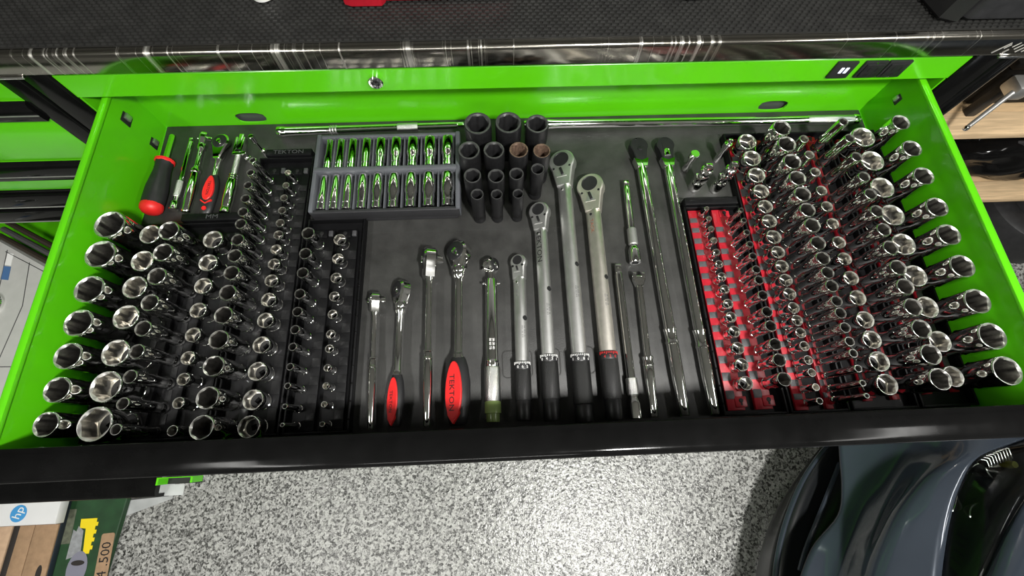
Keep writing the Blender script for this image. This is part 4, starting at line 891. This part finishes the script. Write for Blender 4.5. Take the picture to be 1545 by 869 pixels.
# silver click torque wrenches
def ring_text(t, chars, r, y, z, mat, size, step):
    for k, c in enumerate(chars):
        a = (k - (len(chars) - 1) / 2) * step
        text('numeral', c, size, mat, t, T(0, y, z) @ RY(a) @ T(0, 0, r + 0.00015), 0.00015)
def torque(lab, hx, hy, tx, ty, yd0, yd1, yk, yb, br, hr, Rr, th, mat, chars, cmat, mark, tilt=-24, hole=True):
    t, L_ = root('torque_wrench', lab, 'torque wrench', hx, hy, tx, ty, 'silver click torque wrenches')
    z = hr + 0.0004; k0 = yk - hy; d0 = yd0 - hy; d1 = yd1 - hy; b1 = yb - hy
    ly(t, 'end_cap', 'black_plastic', [(0, hr * 0.80), (0.002, hr * 0.88), (k0 - 0.003, hr * 0.90), (k0 - 0.001, hr * 0.86)], z, n=24)
    ly(t, 'grip', 'knurl_black', [(k0 - 0.001, hr * 0.92), (k0 + 0.0005, hr), (d0 - 0.002, hr), (d0, hr * 0.97)], z, n=28)
    ly(t, 'scale_collar', 'black_plastic', [(d0, hr * 0.98), (d0 + 0.001, hr * 1.01), (d1 - 0.002, hr * 0.98), (d1, br * 1.04)], z, n=28)
    for q in range(13):
        a = -66 + 11 * q; ln = 0.0045 if q % 4 == 0 else 0.003
        MB().box(-0.0005, 0.0005, d1 - 0.0015 - ln, d1 - 0.0015, hr * 0.99, hr * 0.99 + 0.0006, M=T(0, 0, z) @ RY(a)).build('tick', cmat, t)
    ring_text(t, chars, hr * 1.005, d0 + 0.0035, z, cmat, 0.0062, 33)
    # tube, with the flattened name side
    n = 28; rs = []
    for (y, k_, fl) in ((d1 - 0.001, 1.0, 0), (b1 * 0.50 + d1 * 0.50, 1.0, 0), (b1 * 0.56 + d1 * 0.44, 1.0, 1), (b1 - 0.002, 1.0, 1), (b1, 0.92, 1)):
        ring = []
        for i in range(n):
            a = 2 * math.pi * i / n; x, zz = br * k_ * math.cos(a), br * k_ * math.sin(a)
            if fl:   # plane cut on the upper left side
                nx, nz = math.sin(R(-38)), math.cos(R(-38)); dd = x * nx + zz * nz
                if dd > br * 0.80: x -= nx * (dd - br * 0.80); zz -= nz * (dd - br * 0.80)
            ring.append((x, y, z + zz))
        rs.append(ring)
    MB().rings(rs).build('tube', mat, t)
    M = T(0, 0, z) @ RY(-38)
    if mark: text('lettering', mark[0], mark[1], mark[2], t, M @ T(0, mark[3] * (b1 - d1) + d1, br * 0.80 + 0.0001) @ RZ(-90), 0.00015, width=1.15)
    text('small_print', 'III IIIII III\nIIIII III IIII', 0.0035, 'lettering_grey', t, T(0, 0, z) @ RY(18) @ T(0, d1 + (b1 - d1) * 0.33, br + 0.0001) @ RZ(-90), 0.0001, width=1.6)
    MB().lathe_z([(br * 0.78, 0.0024), (br * 0.86, 0.0024), (br * 0.88, 0.0018)], 0, b1 - 0.010, 12, M=M).build('pivot_pin', 'dark_metal' if mark and mark[2] == 'lettering_brown' else 'chrome', t)
    MB().lathe_z([(br * 0.90, 0.0042), (br * 1.01, 0.0042), (br * 1.02, 0.003)], 0, d1 + (b1 - d1) * 0.49, 16, M=T(0, 0, z) @ RY(40)).build('release_button', 'dark_metal', t)
    M = T(0, 0, z + 0.001) @ RY(tilt); yc = L_ - Rr
    hd = MB().prism(tear(Rr, yc, b1 - 0.003, br * 0.98), -th / 2, th / 2, 0.002, M=M).build('head', mat, t)
    MB().lathe_z([(th / 2 - 0.0005, Rr * 0.60), (th / 2 + 0.0006, Rr * 0.60), (th / 2 + 0.0006, Rr * 0.56), (th / 2 + 0.0002, Rr * 0.54)], 0, yc + Rr * 0.16, 26, M=M).build('dial', 'dark_metal', hd)
    for sx in (-1, 1): MB().lathe_z([(th / 2 - 0.0005, 0.0022), (th / 2 + 0.0004, 0.0021)], sx * Rr * 0.62, yc - Rr * 0.55, 10, M=M).build('screw', 'hole_dark', hd)
    MB().prism([(-Rr * 0.42, yc - Rr * 1.35), (Rr * 0.34, yc - Rr * 1.35), (Rr * 0.05, yc - Rr * 0.62), (-Rr * 0.1, yc - Rr * 0.62)], th / 2 - 0.0004, th / 2 + 0.0007, 0, M=M).build('lever_recess', 'satin_steel', hd)
    MB().box(-Rr * 0.10, Rr * 0.10, yc - Rr * 1.25, yc - Rr * 0.60, th / 2, th / 2 + 0.0035, 0.001, M=M @ T(0, yc - Rr, 0) @ RZ(14) @ T(0, -yc + Rr, 0)).build('reversing_lever', 'dark_metal', hd)
    return t
torque('short silver torque wrench, smallest of the four with black grips', -0.0225, 0.022, -0.018, 0.287, 0.096, 0.109, 0.052, 0.247, 0.0102, 0.0128, 0.0135, 0.014, 'satin_steel', '065', 'lettering_white', ('IIIII II', 0.0045, 'lettering_grey', 0.80))
torque('silver torque wrench with black brand lettering down its tube', 0.019, 0.020, 0.0225, 0.383, 0.106, 0.118, 0.052, 0.333, 0.0108, 0.0140, 0.0180, 0.017, 'satin_steel', '0431', 'lettering_white', ('TEKTON', 0.0125, 'lettering_black', 0.84))
torque('longest silver torque wrench reaching up to the impact sockets', 0.0667, 0.016, 0.0698, 0.486, 0.104, 0.117, 0.042, 0.416, 0.0122, 0.0150, 0.0235, 0.020, 'satin_steel', '1086', 'lettering_white', ('IIIIIII', 0.0055, 'lettering_grey', 0.55))
torque('warm silver torque wrench with red numbers on its scale', 0.1108, 0.017, 0.116, 0.435, 0.106, 0.119, 0.048, 0.365, 0.0128, 0.0145, 0.0235, 0.020, 'warm_steel', '420', 'lettering_red', ('TACK', 0.0085, 'lettering_brown', 0.87))

# drive bars right of the torque wrenches
t, L_ = root('extension_bar', 'chrome locking extension bar lying above the forked breaker bar', 'extension bar', 0.177, 0.268, 0.181, 0.426)
z = 0.0106
ly(t, 'socket_end', 'chrome', [(0, 0.0090), (0.001, 0.0098), (0.022, 0.0098), (0.025, 0.0085), (0.030, 0.0062)], z, n=20)
MB().box(-0.005, 0.005, -0.0006, 0.001, z - 0.005, z + 0.005).build('square_recess', 'hole_dark', t)
ly(t, 'locking_sleeve', 'satin_steel', [(0.033, 0.0070), (0.034, 0.0080), (0.062, 0.0080), (0.0635, 0.0068)], z, n=20)
ly(t, 'shaft', 'chrome', [(0.028, 0.0060), (0.14, 0.0062), (0.148, 0.0050)], z, n=18)
MB().box(-0.0045, 0.0045, 0.147, L_, z - 0.0045, z + 0.0045, 0.0008).build('drive_square', 'chrome', t)
t, L_ = root('extension_bar', 'chrome extension bar with bright knurled sleeve next to the warm silver wrench', 'extension bar', 0.144, 0.018, 0.1465, 0.265)
z = 0.0098
ly(t, 'socket_end', 'chrome', [(0, 0.0086), (0.001, 0.0094), (0.022, 0.0094), (0.026, 0.0080), (0.030, 0.0066)], z, n=20)
ly(t, 'knurled_sleeve', 'knurl_chrome', [(0.034, 0.0078), (0.035, 0.0088), (0.059, 0.0088), (0.060, 0.0078)], z, n=24)
ly(t, 'shaft', 'chrome', [(0.028, 0.0064), (0.228, 0.0066), (0.234, 0.0055)], z, n=18)
MB().box(-0.005, 0.005, 0.232, L_, z - 0.005, z + 0.005, 0.001).build('drive_square', 'chrome', t)
MB().lathe_z([(0.0045, 0.0016), (0.0058, 0.001)], 0, 0.241, 10, M=T(0, 0, z)).build('detent_ball', 'chrome', t)

def breaker(lab, hx, hy, tx, ty, r0, r1, hr, sr, fork, headmat, slot=False, yneck=None):
    t, L_ = root('breaker_bar', lab, 'breaker bar', hx, hy, tx, ty, 'breaker bars')
    z = hr * 1.14 + 0.0004; a0, a1 = r0 - hy, r1 - hy; hn = (yneck or (ty - 0.03)) - hy
    ly(t, 'handle', 'chrome', [(0, hr * 0.72), (0.002, hr * 0.8), (0.03, hr * 0.88), (0.06, hr), (a0, hr), (a0 + 0.001, hr * 0.9)], z, n=20)
    ly(t, 'collar', 'chrome', [(a0, hr * 0.9), (a0 + 0.001, hr * 1.12), (a0 + 0.003, hr * 1.12), (a0 + 0.006, hr * 0.96), (a1 - 0.006, hr * 1.0), (a1 - 0.003, hr * 1.12), (a1 - 0.001, hr * 1.12), (a1, hr * 0.9)], z, n=20)
    ly(t, 'shaft', 'chrome', [(a1 - 0.001, sr), (hn - 0.03, sr), (hn, sr * 0.95)], z, n=20)
    if fork:
        m = MB(); w = sr * 1.75
        m.prism([(-sr, hn - 0.002), (sr, hn - 0.002), (w, hn + 0.010), (w, hn + 0.012), (-w, hn + 0.012), (-w, hn + 0.010)], z - sr, z + sr, 0.001)
        for s in (-1, 1): m.box(min(s * w, s * w * 0.45), max(s * w, s * w * 0.45), hn + 0.010, L_, z - sr, z + sr, 0.001)
        m.build('fork', 'chrome', t)
        MB().lathe_y([(-w * 1.05, 0.0022), (w * 1.05, 0.0022)], 0, 0, 12, M=T(0, L_ - 0.005, z) @ RZ(90)).build('pivot_pin', 'chrome', t)
    else:
        w = 0.0165; zt = z + sr * 0.9
        pl = tear(w, L_ - w, hn - 0.004, sr * 0.95)
        hd = MB().prism(pl, z - sr * 0.9, zt, 0.0015).build('head', headmat, t)
        MB().prism([(-sr * 1.02, hn - 0.012), (sr * 1.02, hn - 0.012), (sr * 1.5, hn + 0.006), (0, hn + 0.001), (-sr * 1.5, hn + 0.006)], z - sr * 0.93, zt + 0.0004, 0.0008).build('shoulder', 'chrome', t)
        if slot:
            MB().prism(round_rect(-0.0065, 0.0065, L_ - 0.040, L_ - 0.008, 0.006, 4), zt - 0.001, zt + 0.0004).build('slot', 'hole_dark', hd)
            MB().lathe_y([(L_ - 0.042, 0.0068), (L_ - 0.030, 0.0066), (L_ - 0.0265, 0.004)], zt - 0.003, n=16).build('tongue', 'chrome', hd)
        else:
            MB().lathe_z([(zt - 0.0005, 0.0042), (zt + 0.0010, 0.0040), (zt + 0.0014, 0.003)], 0, L_ - 0.026, 16).build('pivot_pin', 'dark_metal', hd)
            MB().lathe_z([(zt - 0.0005, 0.0016), (zt + 0.0008, 0.0012)], -0.004, L_ - 0.005, 10).build('detent_ball', 'chrome', hd)
    return t
breaker('short chrome breaker bar with open fork end and ringed handle', 0.172, 0.019, 0.179, 0.249, 0.095, 0.111, 0.0078, 0.0056, True, 'chrome', yneck=0.228)
breaker('long chrome breaker bar with flat black pinned head', 0.217, 0.019, 0.213, 0.515, 0.127, 0.153, 0.0096, 0.0088, False, 'dark_metal', yneck=0.464)
breaker('long chrome breaker bar with slotted black head beside the red tray', 0.2625, 0.019, 0.2625, 0.515, 0.119, 0.149, 0.0094, 0.0084, False, 'dark_metal', slot=True, yneck=0.464)

# long bars along the back wall
t, L_ = root('extension_bar', 'long chrome extension bar lying along the back wall behind the socket case', 'extension bar', -0.108, 0.5585, -0.452, 0.554)
z = 0.0097
ly(t, 'socket_end', 'chrome', [(L_, 0.0090), (L_ - 0.001, 0.0095), (L_ - 0.010, 0.0095), (L_ - 0.016, 0.0082)], z, n=20)
ly(t, 'shaft', 'chrome', [(0.012, 0.0060), (0.02, 0.0066), (0.09, 0.0068), (0.25, 0.0074), (L_ - 0.012, 0.0084)], z, n=20)
ly(t, 'knurled_sleeve', 'knurl_chrome', [(0.086, 0.0072), (0.087, 0.0080), (0.123, 0.0080), (0.124, 0.0072)], z, n=20)
for k in range(3): ly(t, 'ring', 'satin_steel', [(0.235 + k * 0.005, 0.0074), (0.2355 + k * 0.005, 0.0083), (0.2375 + k * 0.005, 0.0083), (0.238 + k * 0.005, 0.0074)], z, n=20)
MB().box(-0.0045, 0.0045, 0, 0.013, z - 0.0045, z + 0.0045, 0.0008).build('drive_square', 'chrome', t)
t, L_ = root('breaker_bar', 'very long chrome bar along the back wall right of the impact sockets', 'breaker bar', 0.648, 0.549, 0.005, 0.556)
z = 0.0102
ly(t, 'handle', 'knurl_chrome', [(0.012, 0.0078), (0.014, 0.0086), (0.10, 0.0086), (0.102, 0.0078)], z, n=20)
ly(t, 'end_knob', 'chrome', [(0, 0.0060), (0.002, 0.0090), (0.010, 0.0098), (0.013, 0.0080)], z, n=18)
ly(t, 'shaft', 'chrome', [(0.10, 0.0080), (0.58, 0.0080), (0.60, 0.0095), (0.625, 0.0095), (L_, 0.0070)], z, n=20)

# ================================================================ SMALL TOOLS in the back left corner
t, L_ = root('screwdriver', 'stubby handled screwdriver with black and red handle in the back left corner', 'screwdriver', -0.6405, 0.388, -0.6365, 0.546)
z = 0.0178; hr = 0.0172
ly(t, 'end_knob', 'red_grip', [(-0.004, 0.006), (-0.001, 0.0125), (0.004, 0.0165), (0.010, 0.0172), (0.014, 0.0165)], z, n=22)
m = MB(); rs = []
for (y, r) in ((0.013, 0.0165), (0.020, 0.0172), (0.045, 0.0170), (0.062, 0.0150), (0.080, 0.0128), (0.092, 0.0128), (0.098, 0.0140)):
    rs.append([((r - 0.0010 * (i % 3 == 0)) * math.cos(2 * math.pi * i / 24), y, z + (r - 0.0010 * (i % 3 == 0)) * math.sin(2 * math.pi * i / 24)) for i in range(24)])
m.rings(rs).build('handle', 'black_plastic', t)
ly(t, 'collar', 'red_grip', [(0.0975, 0.0135), (0.099, 0.0152), (0.103, 0.0152), (0.106, 0.0105), (0.108, 0.006)], z, n=22)
ly(t, 'shank', 'chrome', [(0.106, 0.0045), (L_ - 0.003, 0.0045), (L_, 0.0032)], z, n=6)
t, L_ = root('extension_bar', 'thin chrome extension bar next to the screwdriver', 'extension bar', -0.610, 0.396, -0.607, 0.545)
z = 0.0085
ly(t, 'socket_end', 'chrome', [(0, 0.0068), (0.001, 0.0076), (0.014, 0.0076), (0.017, 0.0055)], z, n=18)
ly(t, 'knurled_sleeve', 'knurl_chrome', [(0.026, 0.0058), (0.027, 0.0066), (0.056, 0.0066), (0.057, 0.0056)], z, n=18)
ly(t, 'shaft', 'chrome', [(0.015, 0.0048), (0.138, 0.0046), (0.142, 0.0036)], z, n=16)
MB().box(-0.0032, 0.0032, 0.141, L_, z - 0.0032, z + 0.0032, 0.0006).build('drive_square', 'chrome', t)
t, L_ = root('ratchet', 'small all chrome ratchet with head on edge next to the thin extension', 'ratchet', -0.585, 0.388, -0.582, 0.553)
z = 0.0125
ly(t, 'handle', 'chrome', [(0, 0.0055), (0.002, 0.0068), (0.008, 0.0066), (0.020, 0.0078), (0.05, 0.0082), (0.076, 0.0065), (0.080, 0.0055)], z, n=18)
ly(t, 'collar', 'chrome', [(0.079, 0.0055), (0.081, 0.0082), (0.085, 0.0082), (0.088, 0.0060), (0.092, 0.0050)], z, n=18)
ly(t, 'shaft', 'chrome', [(0.090, 0.0048), (0.126, 0.0048), (0.130, 0.0070), (0.140, 0.0070), (0.143, 0.0055)], z, n=16)
head(t, 0.0115, L_ - 0.0115, 0.138, 0.006, 0.010, z, -70, 0.0064)
t, L_ = root('ratchet', 'small round headed ratchet with red inset grip in the back left corner', 'ratchet', -0.5525, 0.384, -0.549, 0.547)
z = 0.0095; hr = 0.0122
ly(t, 'grip', 'black_plastic', [(0, 0.007), (0.003, 0.0098), (0.020, 0.0112), (0.045, hr), (0.065, 0.0105), (0.076, 0.0070), (0.079, 0.0055)], z, n=22, sz=0.72)
pl = [((0.0088 - 0.0022 * math.sin(2 * math.pi * k / 20)) * math.cos(2 * math.pi * k / 20) * 1.0, 0.049 + 0.0245 * math.sin(2 * math.pi * k / 20)) for k in range(20)]
MB().prism(pl, z + 0.005, z + 0.0096, 0.0008).build('grip_inset', 'red_grip', t)
MB().prism([(-0.009, 0.026), (0, 0.0195), (0.009, 0.026), (0.009, 0.0235), (0, 0.017), (-0.009, 0.0235)][::-1], z + 0.005, z + 0.0086).build('grip_chevron', 'red_grip', t)
MB().lathe_z([(z + 0.006, 0.0038), (z + 0.0085, 0.0038), (z + 0.0086, 0.0026), (z + 0.0075, 0.0024)], 0, 0.009, 16).build('hang_hole', 'red_grip', t)
text('lettering', 'TEKTON', 0.0064, 'lettering_black', t, T(0.0005, 0.048, z + 0.0097) @ RZ(-90), 0.0002, width=1.1)
ly(t, 'shaft', 'chrome', [(0.077, 0.0048), (0.108, 0.0048), (0.112, 0.0068), (0.120, 0.0070), (0.124, 0.0060)], z, n=16)
head(t, 0.0165, L_ - 0.0165, 0.112, 0.0065, 0.013, z + 0.002, -6, 0.0095, 0.45)
t, L_ = root('spinner_handle', 'chrome flex head handle with fluted grip beside the sixth row tray', 'handle', -0.5195, 0.384, -0.5145, 0.540)
z = 0.0105
ly(t, 'end_cap', 'chrome', [(0, 0.0075), (0.001, 0.0092), (0.009, 0.0092), (0.012, 0.0070)], z, n=20)
ly(t, 'handle', 'chrome', [(0.011, 0.0078), (0.022, 0.0090), (0.055, 0.0092), (0.068, 0.0072)], z, n=20)
for k in range(3): ly(t, 'ring', 'chrome', [(0.066 + k * 0.0045, 0.0066), (0.067 + k * 0.0045, 0.0078), (0.0685 + k * 0.0045, 0.0078), (0.0695 + k * 0.0045, 0.0066)], z, n=18)
ly(t, 'shaft', 'knurl_chrome', [(0.078, 0.0052), (0.120, 0.0050)], z, n=16)
m = MB()
for s in (-1, 1): m.box(min(s * 0.0085, s * 0.0045), max(s * 0.0085, s * 0.0045), 0.122, L_, z - 0.006, z + 0.006, 0.001)
m.box(-0.0085, 0.0085, 0.117, 0.124, z - 0.006, z + 0.006, 0.001); m.build('fork', 'chrome', t)
MB().box(-0.0042, 0.0042, 0.130, L_ + 0.008, z - 0.0042, z + 0.0042, 0.0008).build('flex_square', 'chrome', t)
# small upright pieces behind the fifth and sixth rows
def upright(name, lab, cat, x, y, prof, sq=None, h=0):
    t = empty(name, (x, y, 0)); tag(t, lab, cat); MB().lathe_z(prof, 0, 0, 18).build('body', 'chrome', t)
    if sq: MB().box(-sq / 2, sq / 2, -sq / 2, sq / 2, prof[-1][0] - 0.001, h, 0.0006).build('drive_square', 'chrome', t)
    return t
upright('drive_adapter', 'small chrome drive adapter standing by the flex head handle', 'adapter', -0.497, 0.497, [(0.0002, 0.0060), (0.001, 0.0066), (0.012, 0.0066), (0.015, 0.0045)], 0.0064, 0.027)
upright('bit_holder', 'tiny chrome extension standing alone behind the long left tray', 'extension bar', -0.474, 0.513, [(0.0002, 0.0042), (0.012, 0.0046), (0.014, 0.0028), (0.034, 0.0028), (0.036, 0.0046), (0.050, 0.0046), (0.0506, 0.0036)])
# universal joints and adapters standing behind the short right tray
def ujoint(lab, x, y, h, r):
    t = empty('universal_joint', (x, y, 0)); tag(t, lab, 'universal joint', 'universal joints behind the short right tray')
    MB().lathe_z([(0.0002, r * 0.92), (0.001, r), (h * 0.30, r), (h * 0.33, r * 0.9)], 0, 0, 20).build('lower_body', 'chrome', t)
    m = MB()
    for s in (-1, 1): m.box(min(s * r * 0.92, s * r * 0.45), max(s * r * 0.92, s * r * 0.45), -r * 0.55, r * 0.55, h * 0.30, h * 0.56, 0.001)
    m.build('lower_fork', 'chrome', t)
    MB().lathe_z([(h * 0.40, r * 0.2), (h * 0.43, r * 0.44), (h * 0.50, r * 0.52), (h * 0.57, r * 0.44), (h * 0.60, r * 0.2)], 0, 0, 16).build('cross', 'satin_steel', t)
    m = MB()
    for s in (-1, 1): m.box(-r * 0.55, r * 0.55, min(s * r * 0.92, s * r * 0.45), max(s * r * 0.92, s * r * 0.45), h * 0.44, h * 0.70, 0.001)
    m.build('upper_fork', 'chrome', t)
    MB().lathe_z([(h * 0.68, r * 0.88), (h * 0.70, r * 0.95), (h * 0.82, r * 0.9), (h * 0.85, r * 0.7)], 0, 0, 20).build('upper_body', 'chrome', t)
    MB().box(-r * 0.5, r * 0.5, -r * 0.5, r * 0.5, h * 0.84, h, 0.0008).build('drive_square', 'chrome', t)
ujoint('chrome universal joint standing left of its twin behind the short right tray', 0.308, 0.416, 0.066, 0.0112)
ujoint('taller chrome universal joint standing next to the long right trays', 0.345, 0.411, 0.077, 0.0105)
upright('drive_adapter', 'short chrome adapter standing nearest the slotted breaker bar head', 'adapter', 0.298, 0.4545, [(0.0002, 0.0062), (0.001, 0.0070), (0.016, 0.0070), (0.020, 0.0050), (0.032, 0.0050), (0.035, 0.0080), (0.047, 0.0080), (0.048, 0.0070)])
upright('drive_adapter', 'chrome adapter with square tip standing behind the taller universal joint', 'adapter', 0.3595, 0.4725, [(0.0002, 0.0055), (0.001, 0.0062), (0.020, 0.0062), (0.024, 0.0048), (0.036, 0.0048), (0.038, 0.0066), (0.050, 0.0066)], 0.0064, 0.060)
